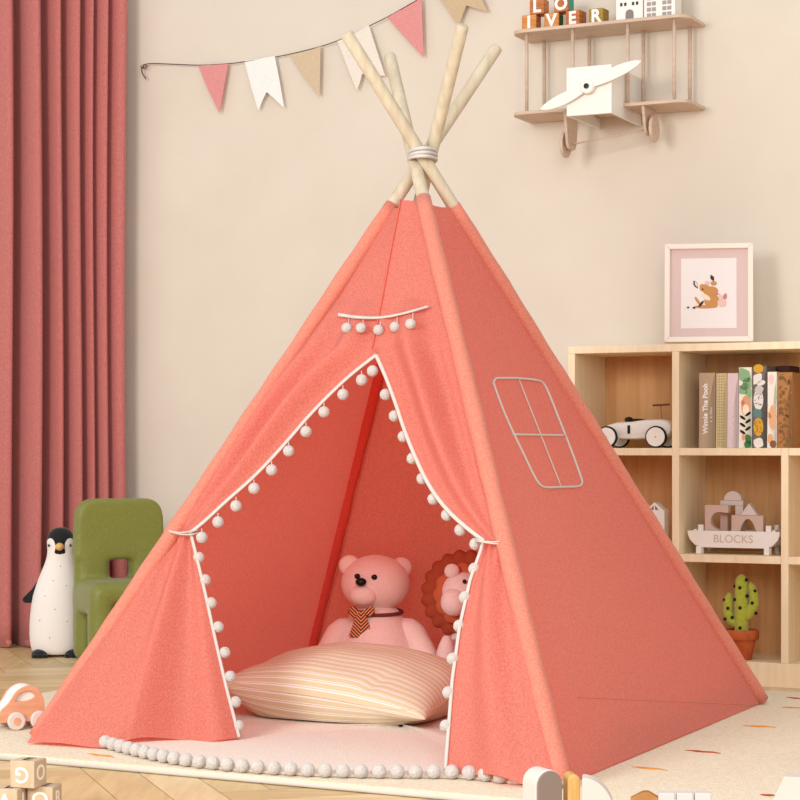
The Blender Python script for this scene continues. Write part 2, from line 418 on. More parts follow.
eL = lower('L'); eR = lower('R')
def surf(rowsets, n, p0, x, y, d=.003):
    best = None
    for rows in rowsets:
        for r in rows:
            for v in r:
                q = v+TO; e = (CX+q.x*F/q.y-x)**2+(HY-(q.z-HC)*F/q.y-y)**2
                if best is None or e < best[0]: best = (e, (q-p0).dot(n))
    return L3(ray_plane(x, y, p0+n*(best[1]+d), n))
# white edging tape
for e, upr in ((eL, upL), (eR, upR)):
    tp = MB(); tp.tube([L3(p)+nF*.004 for p in e], .0026, 8, flat=tuple(nF)); tp.build('edging_tape', m_tape, tent, smooth=True)
for tab in (Ledge, Redge):
    tp = MB(); tp.tube([L3(on_front(x, y, .004)) for x, y in tab], .0030, 8, flat=tuple(nF)); tp.build('edging_tape', m_tape, tent, smooth=True)
# pompoms: one built, the rest copied
pb = MB(); pb.ball((0, 0, 0), .0148, 18, 12, fn=lambda d: 1+.05*noise.noise(d*4)); pom0 = pb.build('pompom', m_pom, tent, smooth=True); pom0_used = [False]
def pom(p, parent, org, sc=1):
    o = pom0 if not pom0_used[0] else pom0.copy()
    if pom0_used[0]: COL.objects.link(o)
    pom0_used[0] = True; o.parent = parent; o.location = Vector(p)-org; o.scale = (sc, sc, sc); o.rotation_euler = (random.random()*6, random.random()*6, 0); return o
for x, y in ((372.6, 371), (361.6, 380), (343, 394.5), (324, 412), (306, 431.6), (288.7, 451), (271.6, 470), (254, 488.5), (236, 506), (218, 522), (201.8, 537.5)):
    pom(on_front(x, y, -.002), tent, TO)
for x, y in ((386.5, 394.6), (395.5, 416), (404.5, 436.6), (413.5, 458.5), (423.4, 478.6), (434.5, 499), (448, 515), (461.5, 530), (476.5, 544)):
    pom(on_front(x-1, y, -.014), tent, TO)
for x, y in ((361.6, 380), (343, 394.5), (324, 412), (306, 431.6), (288.7, 451), (271.6, 470), (254, 488.5), (236, 506), (218, 522), (201.8, 537.5)):
    th = MB(); th.tube([L3(on_front(x, y-3, 0)), L3(on_front(x, y-9, .002))], .0012, 6); th.build('pompom_thread', m_tape, tent)
def edge_at(e, y):
    for p in e:
        if HY-(p.z-HC)*F/p.y >= y: return p
    return e[-1]
for x, y in ((198.5, 557.5), (205, 580), (211, 603), (218, 627), (224.6, 652.6), (230, 676.6), (235.4, 702), (238.5, 726)):
    p = edge_at(eL, y); pom(P(x, y, p.y+.006), tent, TO)
for x, y in ((474.5, 569), (465, 597.5), (459.5, 626), (453, 659), (448.5, 692.6), (446, 726)):
    p = edge_at(eR, y); pom(P(x, y, p.y+.008), tent, TO)
# garland on the front panel
gtab = smoothtab([(338, 314.5), (357.5, 317.5), (380, 318), (402.5, 314), (428, 306.5)])
tp = MB(); gq = [surf((upL, upR), nF, FL, x, y, .012) for x, y in gtab]; tp.tube(gq, .0032, 8, flat=tuple(nF)); tp.build('garland_tape', m_tape, tent, smooth=True)
for x, y in ((346.7, 328), (361, 328), (378.5, 330), (395, 327), (410.5, 324)):
    pom(surf((upL, upR), nF, FL, x, y, .012)+TO, tent, TO, .92)
for x, y in ((347.5, 328), (362, 328), (379.5, 330), (396, 327), (411.5, 324)):
    tp = MB(); tp.tube([surf((upL, upR), nF, FL, x+1, y-3, .012), surf((upL, upR), nF, FL, x+1.5, y-11, .005)], .0013, 6); tp.build('pompom_thread', m_tape, tent)
sq = [r_[-1]+nF*.0035 for r_ in upR if HY-((r_[-1]+TO).z-HC)*F/(r_[-1]+TO).y < 351]
tp = MB(); tp.tube(sq, .0018, 6); tp.build('centre_seam', M('seam_thread', (214, 104, 88), .9), tent, smooth=True)
# tie strings round the sleeves
for nm, y, T in (('FL', 531, (191, 532)), ('FR', 541, (484, 541))):
    c = pole_at_y(nm, y); t = on_front(*T); b = MB(); ax = (poles[nm][1]-poles[nm][0]).normalized()
    for k in range(2):
        u = (t-c); L = u.length; u.normalize(); w = Vector((0, 0, 1)).cross(u).normalized()
        pts = []
        for i in range(36):
            a = 2*PI*i/36; pts.append(L3((c+t)/2+u*math.cos(a)*(L/2+.018)+(u*.2 if math.cos(a) > 0 else u*0)*0+w*math.sin(a)*.030+Vector((0, 0, 1))*(.005*k-.003+.003*math.sin(a*2+k))))
        b.tube(pts, .0019, 6, closed=True)
    b.build('tie_string', m_tape, tent, smooth=True)
# window piping on the right panel
wt = smoothtab([(496, 378.2), (515, 378), (535, 379.6), (543, 382), (548, 391), (557, 414), (570, 447), (581, 477), (582.6, 483), (580, 486.6), (562, 487), (546, 487.8), (541, 486), (536, 480), (524, 455), (508, 422), (497, 394), (493, 381)], 2)
onS = lambda x, y, d=.002: surf((upS,), nR, FR, x, y, d)
b = MB(); b.tube([onS(x, y) for x, y in wt[:-1]], .0031, 8, closed=True); b.build('window_piping', m_tape, tent, smooth=True)
b = MB(); b.tube([onS(513+52.5*t, 434.5+.9*t) for t in [i/10 for i in range(11)]], .0028, 8); b.build('window_mullion', m_tape, tent, smooth=True)
b = MB(); b.tube([onS(519+42*t, 379.5+107*t) for t in [i/16 for i in range(17)]], .0018, 8); b.build('window_mullion', m_tape, tent, smooth=True)
# stitched seams
b = MB(); b.tube([onS(578+178*t, 697+8*t, .0006) for t in [i/14 for i in range(15)]], .0013, 6)
b.build('hem_seam', m_tent2, tent, smooth=True)
# floor mat
def mat_obj():
    arc = smoothtab([(99, 741), (117, 746), (140, 752), (162, 757), (185, 761), (225, 765.5), (267, 769), (315, 771.5), (350, 772.5), (400, 773), (450, 773), (480, 775), (512, 779)], 1)
    fr = [ground(x, y, RZ+.012) for x, y in arc]
    ins = lambda p, k=.93: cen+(p-cen)*k
    bR, bB, bL, bF = ins(FR, .93), ins(BR, .93), ins(BLf, .9), ins(FL, .93)
    fr += [ground(540, 780, RZ+.012)]
    def seg(a, c, n): return [a.lerp(c, (i+.5)/n) for i in range(n)]
    back = seg(bR, bB, 16)+seg(bB, bL, 16)+seg(bL, bF, 16)
    pts = [(p, 0) for p in fr]+[(p, 1) for p in back]
    c0 = Vector((sum(p.x for p, _ in pts)/len(pts), sum(p.y for p, _ in pts)/len(pts), 0))
    rows = []
    for k, z in ((1, 0), (1.004, .4), (.995, .8), (.98, 1), (.94, 1), (.88, .9), (.8, .85), (.5, .85), (.2, .85), (.01, .85)):
        r = []
        for i, (p, bk) in enumerate(pts):
            q = c0+(Vector((p.x, p.y, 0))-c0)*k; h = .012
            if bk and k > .8: h = .05*(k-.8)/.2+.012
            if bk and i > len(pts)-4 or i < len(fr)+3 and bk: h = .02
            q.z = RZ+.001+h*z; r.append(L3(q))
        rows.append(r+[r[0]])
    b = MB(); b.grid(rows); m = b.build('padded_mat', m_mat, tent, smooth=True); m['label'] = 'cream plush floor mat edged with pompoms'
    # pompoms along the rim, evenly spaced on the photo's line
    line = fr; tot = [0]
    for a, c in zip(line, line[1:]): tot.append(tot[-1]+(c-a).length)
    def at(s):
        for i in range(len(line)-1):
            if s <= tot[i+1]: return line[i].lerp(line[i+1], (s-tot[i])/(tot[i+1]-tot[i]))
        return line[-1]
    s = .005; f = Vector((-.1, -.2, 0)).normalized()
    while s < tot[-1]-.06:
        p = at(s); p = Vector((p.x, p.y, RZ+.0165)); o = pom(p+Vector((-.003, -.007, 0)), m, TO, 1.1); o.name = 'mat_pompom' if False else 'pompom'
        s += .0405
mat_obj()

# ---------------------------------------------------------------- cushion
def cushion():
    t = thing('cushion', 'large cream striped cushion lying in the tent opening', 'cushion', (-.128, 5.425, RZ+.0128), math.radians(-25))
    b = MB(); n = 64; a, c, h = .312, .215, .084; co = []
    def seam_z(u, v): return .072+.035*(v+1)/2-.028*u*(1-v)/2-.012*abs(u)**2
    def shape(u, v, sgn):
        e = max(0, 1-abs(u)**2.2)*max(0, 1-abs(v)**2.2); z = h*e**.5
        pin = 1-.09*(1-u*u)*abs(v)**3; piu = 1-.07*(1-v*v)*abs(u)**3
        x = a*u*piu; y = c*v*pin; dn = Vector((u-.50, (v+.75), 0))
        wr = .007*noise.noise(Vector((u*2.2, v*2.2, 5+sgn)))*min(1, e*3) - .008*math.exp(-((u-.48-.22*(v+.6))/.06)**2)*math.exp(-((v+.72)/.3)**2)*min(1, e*4)
        sz = seam_z(u, v); zz = sz+z*1.05+wr+.02*v*e if sgn > 0 else sz-z*.9
        if sgn < 0: zz = max(.003, min(zz, sz-(sz-.003)*min(1, e*3.0)**.6))
        return Vector((x, y, zz))
    for sgn in (1, -1):
        rows = []; arc = 0; mid = [shape(-.1, 2*j/n-1, sgn) for j in range(n+1)]; A = [0]
        for p, q in zip(mid, mid[1:]): A.append(A[-1]+(q-p).length)
        for i in range(n+1):
            r = []
            for j in range(n+1):
                u = math.sin((2*i/n-1)*PI/2); v = math.sin((2*j/n-1)*PI/2); r.append(shape(u, v, sgn))
            rows.append(r)
        b.grid(rows)
        mid = [shape(-.1, math.sin((2*j/n-1)*PI/2), sgn) for j in range(n+1)]; A = [0]
        for p, q in zip(mid, mid[1:]): A.append(A[-1]+(q-p).length)
        for i in range(n+1): co += [x*sgn for x in A]
    m = stripes('cushion_stripe', [(0, (214, 200, 164)), (.62, (240, 232, 222)), (.80, (200, 176, 150)), (.88, (240, 232, 222))], 'Y', 44)
    nt = m.node_tree; at = nt.nodes.new('ShaderNodeAttribute'); at.attribute_name = 'along'
    mu = next(x for x in nt.nodes if x.type == 'MATH' and x.operation == 'MULTIPLY'); nt.links.new(at.outputs['Fac'], mu.inputs[0])
    o = b.build('cushion_cover', m, t, smooth=True, weld=False)
    at_ = o.data.attributes.new('along', 'FLOAT', 'POINT'); at_.data.foreach_set('value', co)
    s = MB(); pth = []
    for k in range(96):
        th = 2*PI*k/96; cx_, sy_ = math.cos(th), math.sin(th); q = (abs(cx_)**9+abs(sy_)**9)**(-1/9); pth.append(shape(max(-1, min(1, cx_*q)), max(-1, min(1, sy_*q)), 1))
    s.tube(pth, .0022, 6, closed=True); s.build('edge_seam', M('cushion_seam', (226, 208, 180), .9), t, smooth=True)
cushion()

# ---------------------------------------------------------------- plush bear
def bear():
    Y = 5.90; k = Y/F
    t = thing('teddy_bear', 'pink teddy bear with striped necktie sitting behind the cushion', 'soft toy', ((375-CX)*k, Y, RZ+.012), 0)
    o = t.location
    def loc(x, y, dy=0): return P(x, y, Y+dy)-o
    b = MB(); c = loc(376, 655, .0)
    prof = [(0.02, 0), (.10, .004), (.128, .03), (.135, .08), (.130, .13), (.118, .17), (.102, .20), (.086, .222), (.074, .234), (.069, .25), (.04, .262), (.02, .264)]
    b.lathe(prof, 32, c=(.003, .0, .0)); b.build('body', m_bear, t, smooth=True, sub=1)
    b = MB(); hc = loc(375.5, 583)
    b.ball(hc, (.101, .088, .083), 36, 24, fn=lambda d: 1+.05*max(0, -d.z)*(1-abs(d.z)))
    b.ball(hc+Vector((-.034, -.066, -.03)), (.042, .036, .032), 24, 16)
    b.build('head', m_bear, t, smooth=True)
    for x, y in ((349.5, 565.5), (401.5, 567.5)):
        e = MB(); e.ball(loc(x, y, .012), (.032, .018, .031), 20, 14); e.build('ear', m_bear, t, smooth=True)
    def face(px, py, r, name, m, dy):
        e = MB(); e.ball(loc(px, py, dy), r, 16, 10); e.build(name, m, t, smooth=True)
    face(357.3, 576.2, (.0085, .006, .008), 'eye', m_black, -.078); face(374.3, 577.2, (.009, .006, .008), 'eye', m_black, -.086)
    face(361, 582, (.016, .012, .0125), 'nose', m_black, -.096)
    for sx, pts in ((-1, ((352, 624), (338, 635), (327, 656), (322, 690))), (1, ((400, 624), (414, 635), (425, 656), (428, 690)))):
        a = MB(); path = [loc(x, y, -.01-.03*i) for i, (x, y) in enumerate(pts)]; path = [Vector((p.x, p.y, max(p.z, .035))) for p in path]
        pp = []; 
        for i in range(len(path)-1):
            for q in range(5): pp.append(path[i].lerp(path[i+1], q/5))
        pp.append(path[-1]); n = len(pp)
        a.tube(pp, [.038*min(1, .55+3*(i/n))*(1 if i < n-3 else (.85, .6, .2)[i-n+3]) for i in range(n)], 16); a.build('arm', m_bear, t, smooth=True)
    for sx in (-1, 1):
        a = MB(); a.ball((sx*.085, -.03, .05), (.055, .085, .045), 20, 14); a.build('leg', m_bear, t, smooth=True)
    nk = loc(376, 612.5)
    b = MB(); b.tube([nk+Vector((.077*math.cos(a), .077*math.sin(a), .004*math.sin(a)+.002)) for a in [2*PI*i/40 for i in range(40)]], .0055, 8, closed=True); b.build('neck_ribbon', m_brown, t, smooth=True)
    mt = stripes('tie_stripe', [(0, (96, 30, 26)), (.5, (232, 160, 110))], 'V', 95)
    b = MB(); k0 = loc(361, 613, -.085); z = k0.z
    tie = thing('tmp', '', 't'); bpy.data.objects.remove(tie)
    def shp(dx, pts, nm):
        q = MB(); q.prism([(x*k, zz*k) for x, zz in pts], -.006, .006); ob = q.build(nm, mt, t, bevel=.003); ob.location = k0+Vector((dx*k, -.002, 0)); return ob
    shp(0, [(-4, 3), (4, 3), (5, -2), (12, -22), (2, -20), (-2, -25), (-12, -23), (-5, -2)], 'necktie').rotation_euler = (-.12, 0, 0)
    shp(-1.5, [(0, 2), (-5, 7), (-9.5, 6), (-10.5, -2), (-7, -6), (0, -1)], 'bow_loop'); shp(2.5, [(0, 2), (7, 7), (11, 6), (11, 0), (7, -4), (0, -1)], 'bow_loop')
bear()

def lion():
    Y = 5.74; k = Y/F
    t = thing('plush_lion', 'plush lion with scalloped rust mane half behind the right tent flap', 'soft toy', ((464-CX)*k, Y, RZ+.012), 0)
    o = t.location
    def loc(x, y, dy=0): return P(x, y, Y+dy)-o
    c = loc(466, 595)
    def ring(R, r, lob, dy, name, m):
        b = MB(); n = 144; mm = 14; rows = []
        for i in range(n+1):
            a = 2*PI*i/n; sc = 1+.08*abs(math.sin(a*lob/2)); row = []
            for j in range(mm+1):
                ph = 2*PI*j/mm; rr = R*sc if False else R
                x = (rr+r*math.cos(ph)*(sc**3))*math.cos(a); z = (rr+r*math.cos(ph)*(sc**3))*math.sin(a); y = r*.62*math.sin(ph)
                row.append(c+Vector((x, y+dy+.02, z)))
            rows.append(row)
        b.grid(rows); b.build(name, m, t, smooth=True)
    ring(.080, .040, 20, .01, 'mane', m_mane); ring(.060, .028, 13, -.022, 'inner_mane', m_mane2)
    b = MB(); b.ball(loc(462, 591, .0), (.060, .062, .058), 28, 20); b.ball(loc(454, 602, -.046), (.038, .036, .040), 24, 16); b.build('head', m_lion, t, smooth=True)
    for x, y in ((452, 571), (482, 570)):
        e = MB(); e.ball(loc(x, y, -.028), (.022, .012, .021), 18, 12); e.build('ear', m_lion, t, smooth=True)
    e = MB(); e.ball(loc(464.5, 581.5, -.060), (.006, .005, .0065), 12, 8); e.build('eye', m_black, t, smooth=True)
    b = MB(); b.lathe([(.02, 0), (.075, .003), (.09, .03), (.088, .08), (.072, .14), (.052, .18), (.04, .2)], 28, c=(.012, .03, 0)); b.build('body', m_lion, t, smooth=True, sub=1)
    for x, y0, y1 in ((447, 636, 700), (480, 636, 700)):
        a = MB(); p0 = loc(x, y0, -.035); p1 = Vector((p0.x-.012, -.07, .03)); n = 14
        a.tube([p0.lerp(p1, i/n) for i in range(n+1)], [.027*math.sin(min(1, .25+i/n*2)*PI/2)*(1 if i < n-1 else .6) for i in range(n+1)], 14); a.build('arm', m_lion, t, smooth=True)
    for sx in (-1, 1):
        a = MB(); a.ball((sx*.06+.012, -.035, .036), (.038, .055, .034), 20, 12); a.build('leg', m_lion, t, smooth=True)
lion()

# ---------------------------------------------------------------- penguin
def penguin():
    g = ground(57.5, 655.5); Y = g.y; k = Y/F
    t = thing('toy_penguin', 'black and white toy penguin standing between curtain and green chair', 'toy', g, math.radians(6))
    prof = [(0, 4), (14, 3), (21, 2.5), (25, 6), (27, 14), (27.6, 26), (27, 40), (25, 56), (22, 70), (18, 83), (15, 92), (13.4, 99), (13.2, 106), (13.6, 113), (13.2, 118), (11.4, 122.6), (8.5, 125.8), (5, 127.6), (0, 128.3)]
    fine = []
    for i in range(len(prof)-1):
        p0, p1, p2, p3 = (prof[max(0, min(len(prof)-1, i+q))] for q in (-1, 0, 1, 2))
        for q in range(16):
            s = q/16; f_ = lambda a, b_, c, d: .5*((2*b_)+(-a+c)*s+(2*a-5*b_+4*c-d)*s*s+(-a+3*b_-3*c+d)*s**3)
            fine.append((max(0, f_(p0[0], p1[0], p2[0], p3[0])), f_(p0[1], p1[1], p2[1], p3[1])))
    fine.append(prof[-1]); n = 288; body = MB(); cap = MB(); rows = []
    def shift(z): return 3.2*max(0, min(1, (z-60)/45))
    for r, z in fine: rows.append([Vector(((r*math.cos(2*PI*j/n)+shift(z))*k, r*math.sin(2*PI*j/n)*k*.92, z*k)) for j in range(n+1)])
    A = []; B = []
    for i in range(len(rows)-1):
        for j in range(n):
            q = [rows[i][j], rows[i][j+1], rows[i+1][j+1], rows[i+1][j]]; c = sum(q, Vector())/4; x = c.x/k-shift(c.z/k)+.0; z = c.z/k; fr = c.y < .25*0.09
            if fr:
                lobe = ((abs(x)-9.6)/5.0)**2+((z-109)/8.6)**2 < 1 or (abs(x) > 5.2 and z < 109)
                tongue = abs(x) < 5.8 and z > 104-2.2*math.sqrt(max(0, 1-(x/5.8)**2))
                black = (tongue or z > 108) and not (lobe and not (abs(x) < 4.6))
            else: black = z > 40 or abs(x) < 8
            (cap if black else body).add(q, [(0, 1, 2, 3)])
    body.build('body', m_penw, t, smooth=True); c = cap.build('head_cap', m_penb, t, smooth=True); c['label'] = 'black cap and back'
    b = MB(); b.ball((3.0*k, -14.5*k, 109.5*k), (4.3*k, 6*k, 3.9*k), 18, 12); b.build('beak', m_beak, t, smooth=True)
    for x in (-8, 13.5):
        b = MB(); b.ball((x*k, -9.6*k, 110.5*k), (1.2*k, 1.4*k, 1.4*k), 10, 8); b.build('eye', M('eye_grey', (70, 70, 72), .4), t, smooth=True)
    for sx in (-1, 1):
        b = MB(); x0 = sx*19; b.prism([(x0*k, 76*k), ((x0+sx*6)*k, 67*k), ((x0+sx*16)*k, 57*k), ((x0+sx*14.5)*k, 53*k), ((x0+sx*7)*k, 52.5*k), ((x0+sx*3)*k, 56*k)], -.012, .012); b.build('flipper', m_penb, t, bevel=.008, seg=4)
        b = MB(); b.ball((sx*16*k, -15*k, 3.2*k), (8.5*k, 11*k, 5.2*k), 20, 12, fn=lambda d: 1 if d.z > -.3 else .9)
        for q in (-1, 0, 1): b.ball(((sx*16+q*5)*k, -24*k, 2.2*k), (3*k, 4*k, 2.3*k), 12, 8)
        b.build('foot', m_penb, t, smooth=True)
    for x, z in ((-3, 76), (10, 71), (-11, 61), (-1, 48), (11, 36), (-16, 37), (-6, 20), (4, 90)):
        r = next(a[0] for a in fine if a[1] >= z)*k; xx = (x)*k; b = MB(); yy = -math.sqrt(max(0, r*r-(xx-shift(z)*k)**2))*.92
        b.ball((xx, yy, z*k), .0022, 8, 6); b.build('speckle', M('speckle', (120, 116, 116), .8), t)
penguin()

# ---------------------------------------------------------------- green chair
def chair():
    g = ground(79, 659); t = thing('kids_chair', 'chunky olive green child chair with handle hole in its back', 'chair', (g.x+.180, g.y-.075, 0), math.radians(24))
    W_, D_ = .164, .15
    import bmesh
    b = MB()
    def rb(lo, hi, r):                                    # rounded box from a swept superellipsoid
        c = [(a+d)/2 for a, d in zip(lo, hi)]; h = [(d-a)/2 for a, d in zip(lo, hi)]
        n, m_ = 28, 18; vs = []
        for i in range(m_+1):
            ph = -PI/2+PI*i/m_
            for j in range(n):
                th = 2*PI*j/n; d = Vector((math.cos(ph)*math.cos(th), math.cos(ph)*math.sin(th), math.sin(ph)))
                vs.append((c[0]+math.copysign(max(0, h[0]-r), d.x)*(abs(d.x) > 1e-6)+d.x*r, c[1]+math.copysign(max(0, h[1]-r), d.y)*(abs(d.y) > 1e-6)+d.y*r, c[2]+math.copysign(max(0, h[2]-r), d.z)*(abs(d.z) > 1e-6)+d.z*r))
        b.add(vs, [(i*n+j, i*n+(j+1) % n, (i+1)*n+(j+1) % n, (i+1)*n+j) for i in range(m_) for j in range(n)])
    # backrest built round its handle hole
    q_ = .06; zt_ = .578; b.prism([(-W_-.002, .36), (W_+.002, .36), (W_-.004, zt_-q_)]+[(W_-.006-q_+q_*math.cos(u), zt_-q_+q_*math.sin(u)) for u in [PI/2*i/8 for i in range(9)]]+[(-W_+.006+q_+q_*math.cos(u), zt_-q_+q_*math.sin(u)) for u in [PI/2+PI/2*i/8 for i in range(9)]]+[(-W_+.004, zt_-q_)], D_-.086, D_-.014)
    rb((-W_, D_-.09, .22), (-.038, D_-.01, .44), .038); rb((.038, D_-.09, .22), (W_, D_-.01, .44), .038)
    rb((-W_, -D_, .215), (W_, D_, .292), .036)
    for sx in (-1, 1):
        for sy in (-1, 1):
            x0, x1 = (-W_, -W_+.082) if sx < 0 else (W_-.082, W_); y0, y1 = (-D_, -D_+.105) if sy < 0 else (D_-.105, D_)
            rb((x0, y0, 0), (x1, y1, .27), .038)
    rb((-W_, -D_, .17), (-W_+.07, D_, .28), .03); rb((W_-.07, -D_, .17), (W_, D_, .28), .03)
    tmp = b.build('tmp_chair', m_green, None)
    q = tmp.modifiers.new('r', 'REMESH'); q.mode = 'VOXEL'; q.voxel_size = .0055
    q = tmp.modifiers.new('s', 'SMOOTH'); q.factor = .7; q.iterations = 30
    bpy.context.view_layer.update(); dg = bpy.context.evaluated_depsgraph_get(); me = bpy.data.meshes.new_from_object(tmp.evaluated_get(dg))
    bpy.data.objects.remove(tmp)
    nm_ = [tuple(v.normal) for v in me.vertices]; zmin = min(v.co.z for v in me.vertices)
    parts = {}
    for p in me.polygons:
        c = p.center
        key = 'backrest' if c.y > D_-.115 and c.z > .295 else 'seat' if c.z > .19 else ('leg', c.x > 0, c.y > 0)
        parts.setdefault(key, []).append(tuple(p.vertices))
    for key, fs in parts.items():
        ids = sorted({i for f in fs for i in f}); mp = {a: k for k, a in enumerate(ids)}
        m2 = bpy.data.meshes.new('part'); m2.from_pydata([tuple(Vector(me.vertices[i].co)-Vector((0, 0, zmin))) for i in ids], [], [tuple(mp[i] for i in f) for f in fs])
        m2.polygons.foreach_set('use_smooth', [True]*len(m2.polygons)); m2.materials.append(m_green)
        m2.normals_split_custom_set_from_vertices([nm_[i] for i in ids])
        o = bpy.data.objects.new(key if isinstance(key, str) else 'leg', m2); COL.objects.link(o); o.parent = t
chair()

# ---------------------------------------------------------------- cube shelf
def shelf_l(x, y, ly=0):
    q = ray_plane(x, y, SF+WN*ly, WN); return ((q-SF).dot(WX), q.z)
sx0 = shelf_l(568, 450)[0]; xa = shelf_l(574.5, 450)[0]; xb = shelf_l(671, 450)[0]; xc = shelf_l(678.5, 450)[0]; xd = shelf_l(781, 450)[0]; xe = shelf_l(788, 450)[0]
SO = SF+WX*sx0
TB = .024; CW = ((xb-xa)+(xd-xc))/2; NC = 3; SW = TB+(CW+TB)*NC; SD = .30
X0 = lambda c: TB+(CW+TB)*c                                    # left inner face of column c
Ztop = shelf_l(690, 343.7)[1]; z1 = shelf_l(735, 448)[1]; z2 = shelf_l(681, 554.3)[1]; z3 = shelf_l(781, 663.5)[1]
print('SHELF', xa-sx0, xb-sx0, xc-sx0, xd-sx0, xe-sx0, 'CW', CW, 'top', Ztop, z1, z2, z3, 'wall d ok')
def shelf():
    t = thing('cube_shelf', 'light oak cube shelf standing against the wall right of the tent', 'shelf', SO, -TH)
    def bx(n, lo, hi): b = MB(); b.box(lo, hi); return b.build(n, m_oak_shaded if n == 'back_panel' else m_oak, t, bevel=.0015)
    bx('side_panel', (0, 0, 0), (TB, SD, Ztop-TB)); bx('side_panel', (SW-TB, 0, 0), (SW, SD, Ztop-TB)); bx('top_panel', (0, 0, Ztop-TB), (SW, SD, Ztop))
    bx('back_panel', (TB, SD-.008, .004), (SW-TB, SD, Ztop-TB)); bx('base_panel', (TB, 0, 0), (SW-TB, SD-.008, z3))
    bx('divider', (X0(1)-TB, .0, z3), (X0(1), SD-.008, Ztop-TB)); bx('divider', (X0(2)-TB, .0, z3), (X0(2), SD-.008, z1))
    for c in range(3):
        for z in (z1, z2): bx('shelf_board', (X0(c), 0, z-TB), (X0(c)+CW, SD-.008, z))
shelf()
def sh(x, y, ly):                                         # photo point to shelf-local (x, z)
    q = shelf_l(x, y, ly); return q[0]-sx0, q[1]
def SW_(lx, ly, lz): return SO+WX*lx+WN*ly+Vector((0, 0, lz))

# ---------------------------------------------------------------- books
def book(x0, x1, ytop, ly, depth, cover, label, deco=None, rz=0, zb=None, x_at=None):
    a, zt = sh(x0, ytop, ly); c, _ = sh(x1, ytop, ly); w = c-a; zt2 = zt-z1
    if x_at: a = sh(x_at, ytop, .03)[0]+.0015; w = .045
    t = thing('book', label, 'book', SW_(a, ly, z1+.0005), -TH+rz, 'books in the top shelf compartment')
    b = MB(); h = zt2; b.box((.0, 0, 0), (.003, depth, h)); b.box((w-.003, 0, 0), (w, depth, h)); b.box((0, 0, 0), (w, .003, h)); b.build('cover', cover, t, bevel=.0008)
    p = MB(); p.box((.0035, .0035, .004), (w-.0035, depth-.004, h-.004)); p.build('pages', M('paper', (236, 228, 210), .9), t)
    if deco: deco(t, w, h)
def blob(mb, cx, cz, rx, rz_, mi, n=14, ang=0, pinch=0, w=None):
    pts = []
    for i in range(n):
        a = 2*PI*i/n; x, z = rx*math.cos(a), rz_*math.sin(a)*(1-pinch*abs(math.cos(a))**2); x, z = x*math.cos(ang)-z*math.sin(ang), x*math.sin(ang)+z*math.cos(ang)
        X = cx+x
        if w: X = min(max(X, .0015), w-.0015)
        pts.append((X, cz+z))
    mb.prism(pts, -.0006-.0002*mi, .0004, mi=mi)
m_wh = M('ink_white', (240, 236, 230), .7); C = lambda n, c: M(n, c, .8)
def d1(t, w, h):
    text('title', 'Winnie The Pooh', .0225, m_wh, t, (w*.40, -.0004, h*.52), (PI/2, -PI/2, 0), bold=.0008, sx=1)
    text('subtitle', 'A. A. Milne', .011, m_wh, t, (w*.76, -.0004, h*.44), (PI/2, -PI/2, 0))
def d3(t, w, h):
    b = MB(); random.seed(4)
    for i in range(22):
        z = h*(.18+.5*i/22); x = w*(.46+.1*random.uniform(-1, 1)); b.tube([(x-w*.13, -.0003, z), (x, -.0003, z+.003*random.uniform(-1, 1)), (x+w*.13, -.0003, z+.002)], .0008, 5)
    b.build('worn_print', m_wh, t)
def d2(t, w, h):
    b = MB()
    for i in range(1, 6): b.box((w*i/6-.0009, -.0005, .002), (w*i/6+.0009, .0002, h-.002))
    n = 26
    for i in range(1, n): b.box((.002, -.0006, h*i/n-.0009), (w-.002, .0002, h*i/n+.0009))
    b.build('check_print', C('check', (176, 156, 110)), t)
def d4(t, w, h):
    b = MB(); random.seed(3)
    for cx, cz, rx, rz_, a in ((.4, .9, .5, .028, .6), (.7, .80, .45, .022, -.5), (.25, .72, .35, .02, .9), (.8, .68, .3, .018, .3), (.45, .76, .3, .016, 2)): blob(b, w*cx, h*cz, w*rx, rz_, 0, ang=a, pinch=.7, w=w)
    blob(b, w*.55, h*.52, w*.36, .034, 1, w=w); blob(b, w*.55, h*.47, w*.25, .018, 2, w=w); blob(b, w*.3, h*.56, w*.14, .008, 1, w=w)
    for i in range(6): blob(b, w*(.3 if i % 2 else .72), h*(.42-.045*i), w*.26, .0042, 3, ang=(-.6 if i % 2 else .6), w=w)
    blob(b, w*.35, h*.13, w*.12, .010, 1, w=w); blob(b, w*.8, h*.10, w*.3, .02, 4, ang=.5, pinch=.6, w=w); blob(b, w*.7, h*.04, w*.3, .014, 4, ang=-.4, pinch=.6, w=w)
    b.build('safari_print', [C('leafy', (140, 178, 132)), C('apricot', (226, 160, 118)), C('cream', (248, 226, 200)), C('stripe_black', (30, 28, 26)), C('deepleaf', (70, 120, 70))], t)
